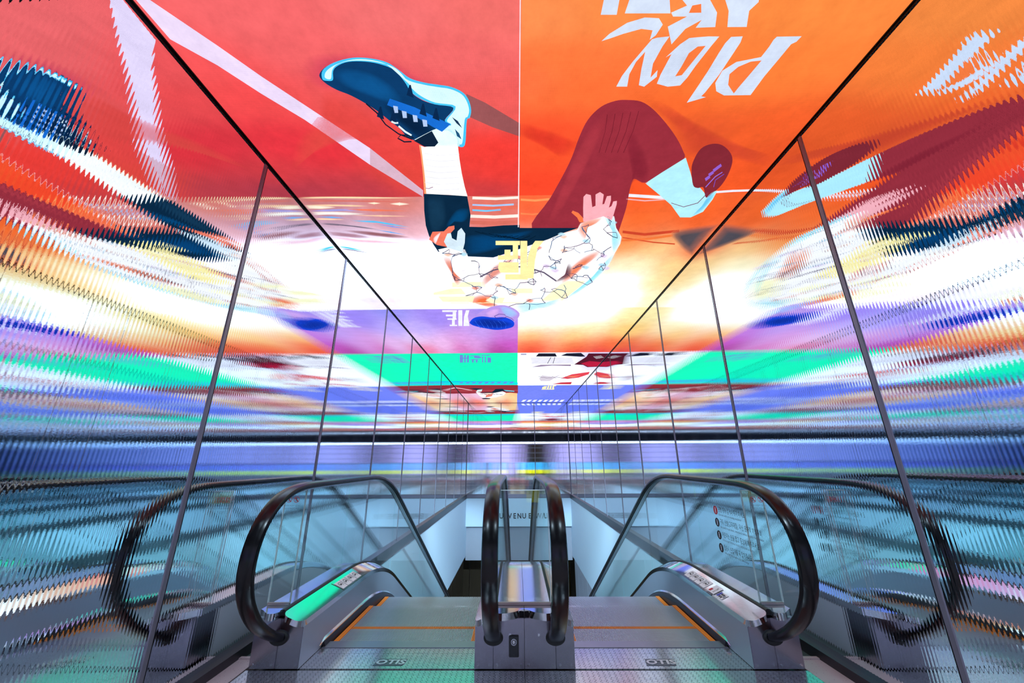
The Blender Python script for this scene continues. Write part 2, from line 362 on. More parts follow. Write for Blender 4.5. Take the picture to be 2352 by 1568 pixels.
def place_text(name, me, origin, xdir, ydir, mat, parent):
    """put a flat lettering mesh on a surface; verts are baked relative to the parent"""
    x = Vector(xdir).normalized(); y = Vector(ydir).normalized(); n = x.cross(y)
    off = Vector(parent.location) if parent else Vector((0, 0, 0))
    if parent and parent.parent: off = off + Vector(parent.parent.location)
    for v in me.vertices:
        c = v.co.copy()
        v.co = Vector(origin) + x * c.x + y * c.y + n * c.z - off
    me.materials.clear(); me.materials.append(mat)
    me.name = name
    o = bpy.data.objects.new(name, me); COL.objects.link(o)
    if parent: o.parent = parent
    return o
PICTURE = [
(0,1,(232,214,244),0,[(-1.677,1.071),(-1.671,1.095),(-1.517,1.289),(-1.403,1.444),(-1.262,1.615),(-1.002,1.931),(-0.749,2.337),(-0.766,2.41),(-1.056,2.074),(-1.315,1.712),(-1.467,1.542),(-1.591,1.384),(-1.725,1.256),(-1.733,1.094),(-1.734,1.07)]),
(0,2,(214,176,196),0,[(-1.002,1.931),(-0.749,2.337),(-0.766,2.41),(-1.056,2.074)]),
(0,1,(205,62,92),2,[(-1.112,1.382),(-1.042,1.347),(-0.89,1.339),(-0.764,1.355),(-0.659,1.396),(-0.585,1.458),(-0.486,1.508),(-0.335,1.561),(-0.506,1.603),(-0.737,1.546),(-0.979,1.543),(-1.107,1.507),(-1.152,1.442)]),
(0,2,(152,84,86),0,[(-0.319,1.561),(-0.218,1.616),(-0.015,1.759),(-0.014,1.855),(-0.186,1.782),(-0.336,1.699)]),
(0,1,(222,58,40),2,[(-0.01,1.774),(0.081,1.781),(0.35,1.906),(0.324,1.995),(0.25,2.018),(0.127,1.931),(-0.009,1.844)]),
(0,1,(222,70,66),2,[(-1.1,1.541),(-0.91,1.614),(-0.839,1.751),(-0.956,1.879),(-1.114,1.854),(-1.395,1.966),(-1.576,2.079),(-1.439,1.871),(-1.223,1.705)]),
(1,3,(12,58,104),1,[(-1.09,1.443),(-1.039,1.402),(-0.967,1.377),(-0.876,1.358),(-0.79,1.364),(-0.716,1.388),(-0.67,1.434),(-0.64,1.49),(-0.624,1.548),(-0.578,1.593),(-0.51,1.621),(-0.405,1.645),(-0.471,1.726),(-0.441,1.757),(-0.513,1.809),(-0.562,1.803),(-0.544,1.891),(-0.578,1.922),(-0.639,1.919),(-0.689,1.874),(-0.73,1.854),(-0.76,1.783),(-0.798,1.736),(-0.846,1.672),(-0.901,1.615),(-0.97,1.56),(-1.035,1.525),(-1.08,1.484)]),
(1,4,(14,82,140),2,[(-0.999,1.429),(-0.901,1.415),(-0.798,1.447),(-0.726,1.513),(-0.702,1.591),(-0.787,1.598),(-0.886,1.553),(-0.977,1.501)]),
(1,4,(8,34,66),2,[(-0.793,1.616),(-0.687,1.655),(-0.574,1.755),(-0.561,1.863),(-0.653,1.861),(-0.721,1.774),(-0.784,1.692)]),
(1,5,(70,196,246),1,[(-1.083,1.463),(-1.058,1.416),(-0.982,1.378),(-0.875,1.355),(-0.781,1.36),(-0.706,1.381),(-0.658,1.42),(-0.61,1.466),(-0.538,1.491),(-0.466,1.504),(-0.397,1.518),(-0.338,1.551),(-0.311,1.597),(-0.304,1.661),(-0.319,1.714),(-0.339,1.734),(-0.375,1.915),(-0.423,1.918),(-0.417,1.865),(-0.458,1.804),(-0.493,1.798),(-0.45,1.757),(-0.471,1.726),(-0.405,1.645),(-0.51,1.621),(-0.585,1.584),(-0.627,1.541),(-0.646,1.483),(-0.682,1.421),(-0.74,1.391),(-0.816,1.375),(-0.906,1.375),(-0.972,1.396),(-1.006,1.423),(-1.029,1.469),(-1.063,1.473)]),
(1,6,(214,250,255),1,[(-1.065,1.455),(-1.041,1.421),(-0.976,1.388),(-0.879,1.364),(-0.791,1.366),(-0.716,1.388),(-0.669,1.43),(-0.621,1.478),(-0.541,1.503),(-0.472,1.517),(-0.403,1.53),(-0.347,1.561),(-0.323,1.605),(-0.316,1.661),(-0.33,1.704),(-0.351,1.728),(-0.388,1.894),(-0.411,1.899),(-0.408,1.854),(-0.447,1.794),(-0.474,1.793),(-0.437,1.757),(-0.458,1.727),(-0.391,1.636),(-0.504,1.61),(-0.573,1.571),(-0.614,1.525),(-0.634,1.47),(-0.671,1.412),(-0.73,1.385),(-0.815,1.37),(-0.904,1.371),(-0.973,1.39),(-1.009,1.418),(-1.038,1.463)]),
(1,6,(24,108,208),0,[(-0.757,1.581),(-0.631,1.637),(-0.441,1.755),(-0.504,1.809),(-0.559,1.768),(-0.646,1.694),(-0.786,1.621)]),
(1,7,(176,200,240),0,[(-0.752,1.625),(-0.727,1.631),(-0.737,1.672),(-0.76,1.672)]),
(1,7,(176,200,240),0,[(-0.712,1.658),(-0.686,1.665),(-0.695,1.707),(-0.719,1.707)]),
(1,7,(176,200,240),0,[(-0.656,1.686),(-0.63,1.692),(-0.637,1.736),(-0.662,1.735)]),
(1,7,(176,200,240),0,[(-0.606,1.718),(-0.579,1.725),(-0.586,1.769),(-0.611,1.769)]),
(1,7,(225,245,252),0,[(-0.8,1.735),(-0.782,1.747),(-0.759,1.746),(-0.756,1.734),(-0.776,1.735),(-0.792,1.724)]),
(1,7,(225,245,252),0,[(-0.767,1.767),(-0.739,1.809),(-0.705,1.838),(-0.697,1.827),(-0.729,1.798),(-0.757,1.758)]),
(1,6,(16,30,52),0,[(-0.907,1.613),(-0.867,1.674),(-0.842,1.754),(-0.783,1.825),(-0.707,1.867),(-0.702,1.858),(-0.777,1.816),(-0.835,1.748),(-0.859,1.668),(-0.9,1.607)]),
(1,6,(16,30,52),0,[(-0.713,1.875),(-0.759,1.877),(-0.79,1.851),(-0.769,1.833),(-0.722,1.837),(-0.696,1.859),(-0.69,1.851),(-0.717,1.828),(-0.768,1.824),(-0.799,1.856),(-0.764,1.887),(-0.715,1.886)]),
(1,7,(10,40,78),0,[(-0.831,1.629),(-0.823,1.63),(-0.835,1.716),(-0.872,1.695)]),
(1,7,(10,40,78),0,[(-0.763,1.654),(-0.755,1.654),(-0.765,1.742),(-0.802,1.721)]),
(1,7,(10,40,78),0,[(-0.624,1.502),(-0.616,1.502),(-0.62,1.579),(-0.656,1.561)]),
(1,7,(10,40,78),0,[(-0.58,1.615),(-0.571,1.615),(-0.574,1.7),(-0.613,1.68)]),
(1,7,(10,40,78),0,[(-0.511,1.644),(-0.502,1.644),(-0.503,1.731),(-0.542,1.71)]),
(1,7,(24,52,84),0,[(-0.424,1.705),(-0.393,1.733),(-0.374,1.784),(-0.404,1.748)]),
(1,7,(30,80,120),0,[(-0.42,1.789),(-0.399,1.821),(-0.39,1.868),(-0.415,1.843)]),
(1,5,(226,250,255),0,[(-0.692,1.866),(-0.561,1.797),(-0.463,1.757),(-0.388,1.789),(-0.411,1.925),(-0.544,1.918),(-0.63,1.921)]),
(1,7,(14,34,58),0,[(-0.698,1.874),(-0.618,1.829),(-0.566,1.802),(-0.543,1.891),(-0.573,1.922),(-0.64,1.922)]),
(1,5,(255,255,252),0,[(-0.673,1.91),(-0.641,1.926),(-0.543,1.911),(-0.42,1.908),(-0.427,2.032),(-0.43,2.166),(-0.427,2.299),(-0.419,2.408),(-0.56,2.389),(-0.749,2.373),(-0.709,2.162),(-0.684,2.003)]),
(1,6,(250,160,110),0,[(-0.673,1.91),(-0.662,1.918),(-0.677,2.028),(-0.701,2.19),(-0.733,2.373),(-0.749,2.373),(-0.709,2.162),(-0.684,2.003)]),
(1,6,(226,226,240),0,[(-0.654,1.98),(-0.561,2),(-0.423,1.992),(-0.422,1.988),(-0.56,1.997),(-0.652,1.977)]),
(1,6,(226,226,240),0,[(-0.666,2.03),(-0.571,2.051),(-0.43,2.042),(-0.43,2.038),(-0.57,2.047),(-0.664,2.026)]),
(1,6,(226,226,240),0,[(-0.678,2.082),(-0.581,2.104),(-0.438,2.094),(-0.437,2.09),(-0.58,2.1),(-0.676,2.078)]),
(1,6,(226,226,240),0,[(-0.691,2.136),(-0.592,2.159),(-0.446,2.149),(-0.445,2.144),(-0.591,2.154),(-0.689,2.132)]),
(1,6,(226,226,240),0,[(-0.704,2.192),(-0.603,2.216),(-0.454,2.205),(-0.453,2.201),(-0.603,2.211),(-0.702,2.188)]),
(1,6,(226,226,240),0,[(-0.718,2.251),(-0.615,2.275),(-0.463,2.264),(-0.462,2.26),(-0.614,2.271),(-0.716,2.246)]),
(1,6,(226,226,240),0,[(-0.732,2.312),(-0.628,2.337),(-0.472,2.326),(-0.471,2.321),(-0.627,2.332),(-0.731,2.307)]),
(1,7,(160,120,150),0,[(-0.727,2.313),(-0.7,2.318),(-0.665,2.302),(-0.666,2.295),(-0.699,2.311),(-0.725,2.306)]),
(1,5,(10,40,66),0,[(-0.751,2.37),(-0.643,2.382),(-0.422,2.404),(-0.422,2.536),(-0.423,2.64),(-0.452,2.803),(-0.333,2.81),(-0.15,2.788),(-0.01,2.783),(-0.009,2.828),(0.123,2.831),(0.51,2.838),(0.377,2.919),(0.26,3.009),(0.071,3.142),(-0.085,3.222),(-0.273,3.327),(-0.549,3.3),(-0.572,3.213),(-0.809,3.208),(-0.828,3.085),(-0.838,2.933),(-0.831,2.776),(-0.797,2.573)]),
(1,6,(6,70,118),2,[(-0.531,2.578),(-0.435,2.565),(-0.453,2.67),(-0.505,2.733),(-0.594,2.731),(-0.635,2.796),(-0.636,2.746)]),
(1,6,(6,66,116),2,[(-0.46,2.94),(-0.102,2.91),(0.084,2.878),(0.003,2.985),(-0.128,3.098),(-0.334,3.217),(-0.519,3.246),(-0.522,3.091)]),
(1,6,(20,56,84),2,[(-0.723,2.42),(-0.617,2.435),(-0.653,2.73),(-0.75,2.863),(-0.794,2.827),(-0.773,2.603)]),
(1,7,(4,26,46),0,[(-0.412,2.873),(-0.252,2.966),(-0.124,2.95),(-0.124,2.942),(-0.251,2.958),(-0.409,2.865)]),
(1,7,(4,26,46),0,[(-0.351,2.892),(-0.189,2.978),(-0.071,2.951),(-0.072,2.943),(-0.188,2.97),(-0.349,2.884)]),
(1,7,(4,26,46),0,[(-0.29,2.911),(-0.125,2.991),(-0.018,2.952),(-0.019,2.944),(-0.125,2.982),(-0.289,2.903)]),
(1,7,(4,26,46),0,[(-0.229,2.93),(-0.061,3.003),(0.035,2.953),(0.033,2.945),(-0.061,2.995),(-0.227,2.922)]),
(1,7,(4,26,46),0,[(-0.167,2.949),(0.003,3.016),(0.088,2.954),(0.085,2.946),(0.003,3.007),(-0.165,2.941)]),
(1,7,(4,26,46),0,[(-0.104,2.969),(0.068,3.029),(0.141,2.955),(0.138,2.947),(0.067,3.02),(-0.103,2.961)]),
(1,4,(152,46,60),1,[(0.1,2.838),(0.228,2.438),(0.327,2.085),(0.362,1.866),(0.394,1.739),(0.454,1.653),(0.529,1.616),(0.595,1.611),(0.68,1.623),(0.768,1.675),(0.879,1.771),(0.987,1.88),(1.068,1.979),(1.109,2.055),(1.041,2.162),(0.923,2.282),(0.823,2.24),(0.824,2.34),(0.86,2.576),(0.882,2.879),(0.889,2.995),(0.519,2.846)]),
(1,5,(134,36,52),2,[(0.797,2.196),(0.683,1.923),(0.681,1.822),(0.768,1.924),(0.889,2.114),(0.923,2.282),(0.832,2.249),(0.824,2.34)]),
(1,5,(170,54,66),2,[(0.303,2.322),(0.376,1.953),(0.429,1.786),(0.496,1.726),(0.484,1.92),(0.42,2.233),(0.333,2.578),(0.245,2.721)]),
(1,6,(120,32,46),0,[(0.502,1.702),(0.516,1.819),(0.514,1.991),(0.518,1.993),(0.519,1.82),(0.506,1.703)]),
(1,6,(120,32,46),0,[(0.547,1.697),(0.559,1.819),(0.555,1.992),(0.559,1.994),(0.563,1.821),(0.551,1.698)]),
(1,6,(120,32,46),0,[(0.592,1.692),(0.603,1.82),(0.596,1.992),(0.6,1.994),(0.607,1.821),(0.596,1.693)]),
(1,6,(120,32,46),0,[(0.637,1.687),(0.647,1.821),(0.637,1.993),(0.641,1.995),(0.651,1.822),(0.641,1.688)]),
(1,6,(120,32,46),0,[(0.682,1.682),(0.69,1.821),(0.677,1.994),(0.682,1.996),(0.694,1.823),(0.686,1.683)]),
(1,3,(206,70,44),2,[(0.75,1.652),(0.843,1.653),(1.046,1.763),(1.426,1.942),(1.669,2.034),(1.67,2.113),(1.446,2.061),(1.276,2.059),(1.092,1.994),(0.964,1.825)]),
(1,5,(178,236,250),0,[(0.922,2.287),(1.007,2.177),(1.117,2.045),(1.208,2.18),(1.296,2.319),(1.35,2.339),(1.419,2.405),(1.502,2.377),(1.516,2.478),(1.513,2.631),(1.443,2.705),(1.353,2.703),(1.214,2.541),(1.088,2.429)]),
(1,6,(110,200,240),2,[(1.461,2.436),(1.494,2.392),(1.507,2.488),(1.493,2.619),(1.448,2.681),(1.466,2.563)]),
(1,6,(120,60,90),0,[(1.205,2.518),(1.326,2.569),(1.42,2.522),(1.444,2.398),(1.438,2.393),(1.414,2.515),(1.322,2.561),(1.203,2.511)]),
(1,6,(130,40,52),1,[(1.206,2.158),(1.181,2.065),(1.184,1.969),(1.237,1.931),(1.312,1.943),(1.404,2.012),(1.459,2.093),(1.493,2.211),(1.501,2.319),(1.483,2.392),(1.454,2.456),(1.377,2.34),(1.337,2.345),(1.287,2.312)]),
(1,7,(146,96,206),0,[(1.341,2.243),(1.359,2.212),(1.379,2.237),(1.363,2.272)]),
(1,7,(146,96,206),0,[(1.345,2.199),(1.363,2.169),(1.383,2.193),(1.367,2.228)]),
(1,7,(146,96,206),0,[(1.356,2.157),(1.373,2.127),(1.392,2.151),(1.377,2.184)]),
(1,7,(146,96,206),0,[(1.368,2.132),(1.385,2.103),(1.404,2.126),(1.389,2.159)]),
(1,7,(150,110,220),0,[(1.396,2.34),(1.413,2.23),(1.442,2.187),(1.435,2.18),(1.406,2.223),(1.388,2.333)]),
(1,7,(120,80,190),0,[(1.456,2.338),(1.431,2.265),(1.463,2.204),(1.457,2.199),(1.425,2.26),(1.45,2.336)]),
(0,3,(236,236,250),0,[(0.814,2.434),(0.942,2.448),(1.115,2.468),(1.231,2.48),(1.218,2.444),(1.104,2.432),(0.933,2.413),(0.806,2.399)]),
(0,4,(240,170,170),0,[(0.831,2.469),(0.985,2.493),(1.148,2.479),(1.142,2.464),(0.98,2.477),(0.828,2.454)]),
(0,3,(238,232,246),0,[(1.489,2.408),(1.631,2.395),(1.789,2.39),(1.982,2.397),(1.966,2.373),(1.774,2.366),(1.616,2.371),(1.475,2.384)]),
(0,3,(82,76,84),2,[(1.382,2.944),(1.457,2.877),(1.74,2.817),(2.031,2.841),(2.012,2.915),(1.879,3.024),(1.779,3.301),(1.658,3.266),(1.475,3.075)]),
(0,3,(206,70,44),0,[(0.925,2.926),(1.139,2.972),(1.438,2.922),(1.419,2.882),(1.125,2.93),(0.917,2.886)]),
(0,3,(240,120,60),0,[(0.944,3.064),(1.203,3.04),(1.405,2.987),(1.389,2.952),(1.188,3.004),(0.933,3.028)]),
(0,3,(214,84,50),0,[(0.947,3.007),(1.26,3.092),(1.48,3.127),(1.472,3.104),(1.254,3.07),(0.944,2.986)]),
(0,3,(255,226,180),2,[(-1.826,2.403),(-1.644,2.393),(-1.467,2.393),(-1.171,2.401),(-0.878,2.42),(-1.179,2.422),(-1.476,2.413),(-1.654,2.413)]),
(0,3,(214,110,100),2,[(-1.845,2.434),(-1.614,2.429),(-1.389,2.435),(-1.139,2.443),(-0.89,2.463),(-1.146,2.464),(-1.399,2.455),(-1.625,2.45)]),
(0,3,(255,240,215),2,[(-1.923,2.516),(-1.811,2.493),(-1.711,2.492),(-1.605,2.497),(-1.508,2.523),(-1.626,2.54),(-1.734,2.535),(-1.835,2.537)]),
(0,3,(255,214,170),2,[(-1.749,2.489),(-1.579,2.484),(-1.414,2.49),(-1.327,2.495),(-1.245,2.511),(-1.336,2.517),(-1.423,2.511),(-1.589,2.505)]),
(0,3,(255,236,205),2,[(-1.226,2.474),(-1.17,2.464),(-1.17,2.464),(-1.124,2.479),(-1.18,2.49),(-1.18,2.49)]),
(0,3,(255,240,220),2,[(-1.053,2.486),(-0.97,2.471),(-0.97,2.471),(-0.898,2.492),(-0.981,2.508),(-0.981,2.508)]),
(0,3,(240,120,90),2,[(-1.498,2.545),(-1.205,2.546),(-1.205,2.546),(-0.922,2.579),(-1.218,2.579),(-1.218,2.579)]),
(0,3,(160,160,226),2,[(-1.75,2.564),(-1.589,2.545),(-1.436,2.54),(-1.388,2.545),(-1.346,2.564),(-1.4,2.573),(-1.448,2.568),(-1.602,2.573)]),
(0,3,(255,250,240),2,[(-1.945,2.604),(-1.763,2.579),(-1.593,2.574),(-1.447,2.583),(-1.309,2.612),(-1.465,2.623),(-1.612,2.614),(-1.784,2.619)]),
(0,3,(255,206,170),2,[(-1.412,2.626),(-1.173,2.626),(-1.173,2.626),(-0.941,2.648),(-1.181,2.649),(-1.181,2.649)]),
(0,3,(110,180,250),2,[(-1.708,2.641),(-1.593,2.638),(-1.593,2.638),(-1.488,2.658),(-1.604,2.661),(-1.604,2.661)]),
(0,3,(255,214,180),2,[(-1.967,2.676),(-1.828,2.661),(-1.696,2.659),(-1.596,2.666),(-1.5,2.684),(-1.607,2.689),(-1.708,2.683),(-1.841,2.685)]),
(0,3,(60,196,250),2,[(-1.443,2.699),(-1.342,2.696),(-1.245,2.704),(-1.114,2.746),(-0.983,2.802),(-1.122,2.771),(-1.254,2.728),(-1.351,2.72)]),
(0,3,(120,150,240),2,[(-1.261,2.747),(-1.125,2.78),(-1.125,2.78),(-0.992,2.833),(-1.131,2.799),(-1.131,2.799)]),
(0,3,(110,100,120),2,[(-1.8,2.737),(-1.731,2.728),(-1.667,2.727),(-1.432,2.774),(-1.344,2.798),(-1.259,2.833),(-1.352,2.818),(-1.439,2.793),(-1.676,2.746),(-1.74,2.746)]),
(0,3,(90,170,240),2,[(-1.292,2.833),(-1.166,2.864),(-1.166,2.864),(-1.043,2.917),(-1.172,2.884),(-1.172,2.884)]),
(0,3,(150,96,106),2,[(-1.569,2.841),(-1.407,2.846),(-1.254,2.882),(-1.136,2.903),(-1.026,2.956),(-1.156,2.965),(-1.276,2.943),(-1.43,2.907)]),
(0,3,(176,130,150),2,[(-1.8,2.864),(-1.685,2.855),(-1.584,2.876),(-1.482,2.897),(-1.391,2.949),(-1.507,2.959),(-1.611,2.937),(-1.714,2.916)]),
(0,3,(250,200,220),2,[(-1.727,2.943),(-1.618,2.953),(-1.518,2.985),(-1.284,3.01),(-1.054,3.057),(-1.299,3.053),(-1.536,3.028),(-1.637,2.996)]),
(0,3,(60,206,250),2,[(-1.796,3.089),(-1.735,3.085),(-1.682,3.097),(-1.602,3.131),(-1.526,3.181),(-1.615,3.162),(-1.695,3.127),(-1.749,3.116)]),
(0,3,(70,80,130),2,[(-1.822,3.144),(-1.758,3.135),(-1.698,3.132),(-1.584,3.175),(-1.472,3.227),(-1.591,3.191),(-1.704,3.148),(-1.765,3.15)]),
(0,3,(255,240,230),0,[(-0.386,2.443),(-0.202,2.456),(-0.018,2.444),(-0.019,2.414),(-0.201,2.425),(-0.381,2.412)]),
(0,3,(230,110,90),0,[(-0.4,2.565),(-0.209,2.579),(-0.017,2.566),(-0.018,2.523),(-0.207,2.535),(-0.394,2.521)]),
(0,3,(170,200,246),0,[(-0.395,2.521),(-0.228,2.535),(-0.059,2.522),(-0.06,2.5),(-0.227,2.513),(-0.391,2.5)]),
(0,3,(120,200,250),0,[(-0.402,2.587),(-0.286,2.6),(-0.167,2.586),(-0.168,2.563),(-0.284,2.578),(-0.399,2.565)]),
(0,3,(255,236,226),0,[(-0.431,2.676),(-0.224,2.692),(-0.016,2.678),(-0.018,2.637),(-0.222,2.65),(-0.425,2.635)]),
(0,3,(214,110,96),0,[(-0.441,2.764),(-0.229,2.781),(-0.015,2.766),(-0.017,2.717),(-0.227,2.731),(-0.434,2.715)]),
(0,3,(250,150,90),0,[(-0.005,2.467),(0.11,2.48),(0.224,2.466),(0.221,2.44),(0.109,2.454),(-0.004,2.442)]),
(0,3,(255,130,80),0,[(-0.003,2.64),(0.097,2.653),(0.195,2.638),(0.192,2.615),(0.096,2.63),(-0.002,2.617)]),
(0,7,(250,236,240),0,[(-0.023,1.094),(-0.023,1.66),(-0.026,2.816),(-0.017,2.817),(-0.018,1.66),(-0.019,1.094)]),
(1,6,(253,251,255),0,[(-0.801,3.166),(-0.705,3.131),(-0.541,3.171),(-0.526,3.3),(-0.433,3.416),(-0.407,3.549),(-0.407,3.665),(-0.333,3.514),(-0.227,3.333),(-0.085,3.222),(0.07,3.122),(0.26,3.009),(0.377,2.919),(0.504,2.865),(0.519,2.771),(0.573,2.736),(0.697,2.675),(0.787,2.677),(0.846,2.841),(0.931,2.984),(0.951,3.099),(0.942,3.263),(0.939,3.491),(0.904,3.719),(0.824,3.972),(0.701,4.223),(0.584,4.43),(0.422,4.615),(0.241,4.699),(0.008,4.869),(-0.041,4.774),(-0.209,4.562),(-0.365,4.617),(-0.526,4.524),(-0.663,4.402),(-0.694,4.193),(-0.746,3.975),(-0.757,3.794),(-0.756,3.632),(-0.782,3.432),(-0.786,3.295)]),
(1,7,(228,124,96),2,[(-0.779,3.351),(-0.713,3.341),(-0.727,3.53),(-0.701,3.685),(-0.666,3.796),(-0.727,3.939),(-0.757,3.794),(-0.756,3.632)]),
(1,7,(232,150,136),2,[(-0.419,3.801),(-0.284,3.515),(-0.159,3.398),(-0.052,3.309),(-0.113,3.518),(-0.3,3.775),(-0.418,3.946)]),
(1,7,(236,130,92),2,[(0.499,3.737),(0.547,3.531),(0.656,3.323),(0.773,3.218),(0.773,3.326),(0.681,3.534),(0.583,3.794),(0.493,3.906)]),
(1,7,(240,150,120),2,[(0.518,2.886),(0.533,2.735),(0.681,2.691),(0.659,2.77),(0.574,2.853),(0.602,3.015)]),
(1,7,(168,232,246),2,[(0.711,2.691),(0.79,2.689),(0.844,2.841),(0.929,2.984),(0.945,3.099),(0.931,3.263),(0.863,3.078),(0.809,2.857)]),
(1,7,(150,232,248),2,[(0.912,3.328),(0.947,3.374),(0.898,3.692),(0.819,3.942),(0.698,4.207),(0.6,4.324),(0.704,4.062),(0.827,3.717)]),
(1,7,(190,238,250),2,[(-0.041,4.49),(0.169,4.458),(0.408,4.463),(0.541,4.322),(0.42,4.6),(0.24,4.683),(0.023,4.809)]),
(1,7,(240,112,62),2,[(-0.663,4.402),(-0.513,4.23),(-0.326,4.218),(-0.423,4.372),(-0.277,4.553),(-0.443,4.619),(-0.556,4.516)]),
(1,8,(96,86,110),0,[(-0.443,3.754),(-0.287,3.604),(-0.137,3.533),(0.057,3.536),(0.26,3.667),(0.418,3.875),(0.425,3.847),(0.264,3.638),(0.058,3.507),(-0.138,3.503),(-0.29,3.575),(-0.448,3.725)]),
(1,8,(110,70,80),2,[(0.41,3.875),(0.495,3.71),(0.503,3.482),(0.547,3.531),(0.563,3.738),(0.486,3.848)]),
(1,8,(40,44,70),0,[(0.288,3.247),(0.288,3.201),(0.294,3.166),(0.29,3.163),(0.283,3.199),(0.284,3.246)]),
(1,8,(110,84,116),0,[(0.586,2.917),(0.618,2.976),(0.641,2.997),(0.642,2.989),(0.621,2.97),(0.59,2.913)]),
(1,8,(40,96,140),0,[(0.848,3.593),(0.87,3.604),(0.903,3.628),(0.903,3.622),(0.87,3.598),(0.848,3.586)]),
(1,8,(110,84,116),0,[(0.876,3.454),(0.893,3.488),(0.905,3.509),(0.909,3.502),(0.897,3.481),(0.881,3.448)]),
(1,8,(40,96,140),0,[(0.876,3.45),(0.884,3.497),(0.859,3.515),(0.862,3.523),(0.888,3.503),(0.88,3.452)]),
(1,8,(40,44,70),0,[(-0.041,4.172),(-0.047,4.121),(-0.062,4.078),(-0.067,4.087),(-0.052,4.127),(-0.047,4.175)]),
(1,8,(110,84,116),0,[(-0.044,4.165),(-0.077,4.162),(-0.126,4.198),(-0.124,4.216),(-0.076,4.18),(-0.044,4.183)]),
(1,8,(40,96,140),0,[(-0.043,4.165),(-0.104,4.114),(-0.155,4.029),(-0.16,4.043),(-0.108,4.13),(-0.045,4.182)]),
(1,8,(46,52,92),0,[(-0.571,3.7),(-0.63,3.759),(-0.647,3.84),(-0.642,3.841),(-0.627,3.766),(-0.569,3.71)]),
(1,8,(40,44,70),0,[(-0.57,3.709),(-0.513,3.697),(-0.45,3.668),(-0.45,3.659),(-0.512,3.688),(-0.57,3.7)]),
(1,8,(110,84,116),0,[(0.087,3.47),(0.096,3.511),(0.106,3.522),(0.109,3.513),(0.101,3.506),(0.092,3.467)]),
(1,8,(40,96,140),0,[(0.092,3.471),(0.107,3.395),(0.112,3.36),(0.107,3.357),(0.102,3.391),(0.087,3.466)]),
(1,8,(40,44,70),0,[(0.138,4.71),(0.145,4.564),(0.135,4.503),(0.127,4.51),(0.137,4.563),(0.129,4.705)]),
(1,8,(46,52,92),0,[(0.149,3.8),(0.168,3.842),(0.187,3.873),(0.191,3.863),(0.172,3.833),(0.153,3.791)]),
(1,8,(46,52,92),0,[(0.15,3.791),(0.119,3.812),(0.087,3.875),(0.09,3.882),(0.122,3.82),(0.152,3.8)]),
(1,8,(40,96,140),0,[(0.555,4.127),(0.509,4.085),(0.457,4.068),(0.457,4.086),(0.509,4.103),(0.554,4.144)]),
(1,8,(46,52,92),0,[(0.551,4.139),(0.583,4.249),(0.605,4.324),(0.612,4.317),(0.589,4.242),(0.558,4.133)]),
(1,8,(40,44,70),0,[(-0.507,3.396),(-0.47,3.396),(-0.445,3.414),(-0.442,3.401),(-0.468,3.383),(-0.505,3.382)]),
(1,8,(110,84,116),0,[(0.804,3.272),(0.825,3.279),(0.844,3.296),(0.845,3.286),(0.824,3.268),(0.803,3.262)]),
(1,8,(40,96,140),0,[(0.805,3.27),(0.815,3.254),(0.83,3.232),(0.827,3.226),(0.812,3.248),(0.802,3.264)]),
(1,8,(40,44,70),0,[(0.649,3.081),(0.677,3.11),(0.691,3.12),(0.691,3.112),(0.678,3.103),(0.65,3.075)]),
(1,8,(110,84,116),0,[(0.648,3.073),(0.618,3.081),(0.6,3.076),(0.6,3.085),(0.62,3.091),(0.651,3.083)]),
(1,8,(110,84,116),0,[(0.841,3.287),(0.831,3.324),(0.82,3.323),(0.823,3.335),(0.837,3.335),(0.848,3.295)]),
(1,8,(40,96,140),0,[(0.846,3.287),(0.832,3.267),(0.832,3.231),(0.825,3.227),(0.826,3.267),(0.843,3.295)]),
(1,8,(40,96,140),0,[(-0.333,4.223),(-0.308,4.285),(-0.309,4.31),(-0.305,4.309),(-0.304,4.279),(-0.329,4.215)]),
(1,8,(40,96,140),0,[(-0.647,3.252),(-0.671,3.277),(-0.686,3.295),(-0.683,3.304),(-0.669,3.286),(-0.645,3.262)]),
(1,8,(40,44,70),0,[(-0.646,3.261),(-0.613,3.239),(-0.579,3.251),(-0.577,3.243),(-0.612,3.23),(-0.646,3.253)]),
(1,8,(110,84,116),0,[(-0.645,3.251),(-0.675,3.253),(-0.708,3.233),(-0.712,3.245),(-0.678,3.265),(-0.647,3.263)]),
(1,8,(46,52,92),0,[(0.711,3.767),(0.719,3.734),(0.745,3.733),(0.743,3.717),(0.714,3.72),(0.704,3.756)]),
(1,8,(40,96,140),0,[(0.707,3.754),(0.68,3.746),(0.644,3.745),(0.646,3.759),(0.681,3.76),(0.709,3.768)]),
(1,8,(40,96,140),0,[(-0.427,3.482),(-0.437,3.524),(-0.443,3.543),(-0.439,3.547),(-0.432,3.527),(-0.422,3.485)]),
(1,8,(46,52,92),0,[(0.17,3.956),(0.178,3.926),(0.191,3.871),(0.187,3.865),(0.173,3.919),(0.165,3.949)]),
(1,8,(46,52,92),0,[(0.168,3.945),(0.128,3.921),(0.09,3.872),(0.087,3.885),(0.126,3.936),(0.167,3.96)]),
(1,8,(110,84,116),0,[(0.171,3.951),(0.161,3.869),(0.154,3.795),(0.147,3.796),(0.154,3.871),(0.164,3.954)]),
(1,8,(110,84,116),0,[(-0.16,3.473),(-0.171,3.441),(-0.165,3.401),(-0.168,3.4),(-0.175,3.443),(-0.163,3.477)]),
(1,8,(110,84,116),0,[(-0.243,3.765),(-0.276,3.73),(-0.317,3.774),(-0.315,3.785),(-0.276,3.742),(-0.246,3.776)]),
(1,8,(110,84,116),0,[(-0.244,3.766),(-0.28,3.764),(-0.342,3.679),(-0.344,3.686),(-0.282,3.773),(-0.245,3.775)]),
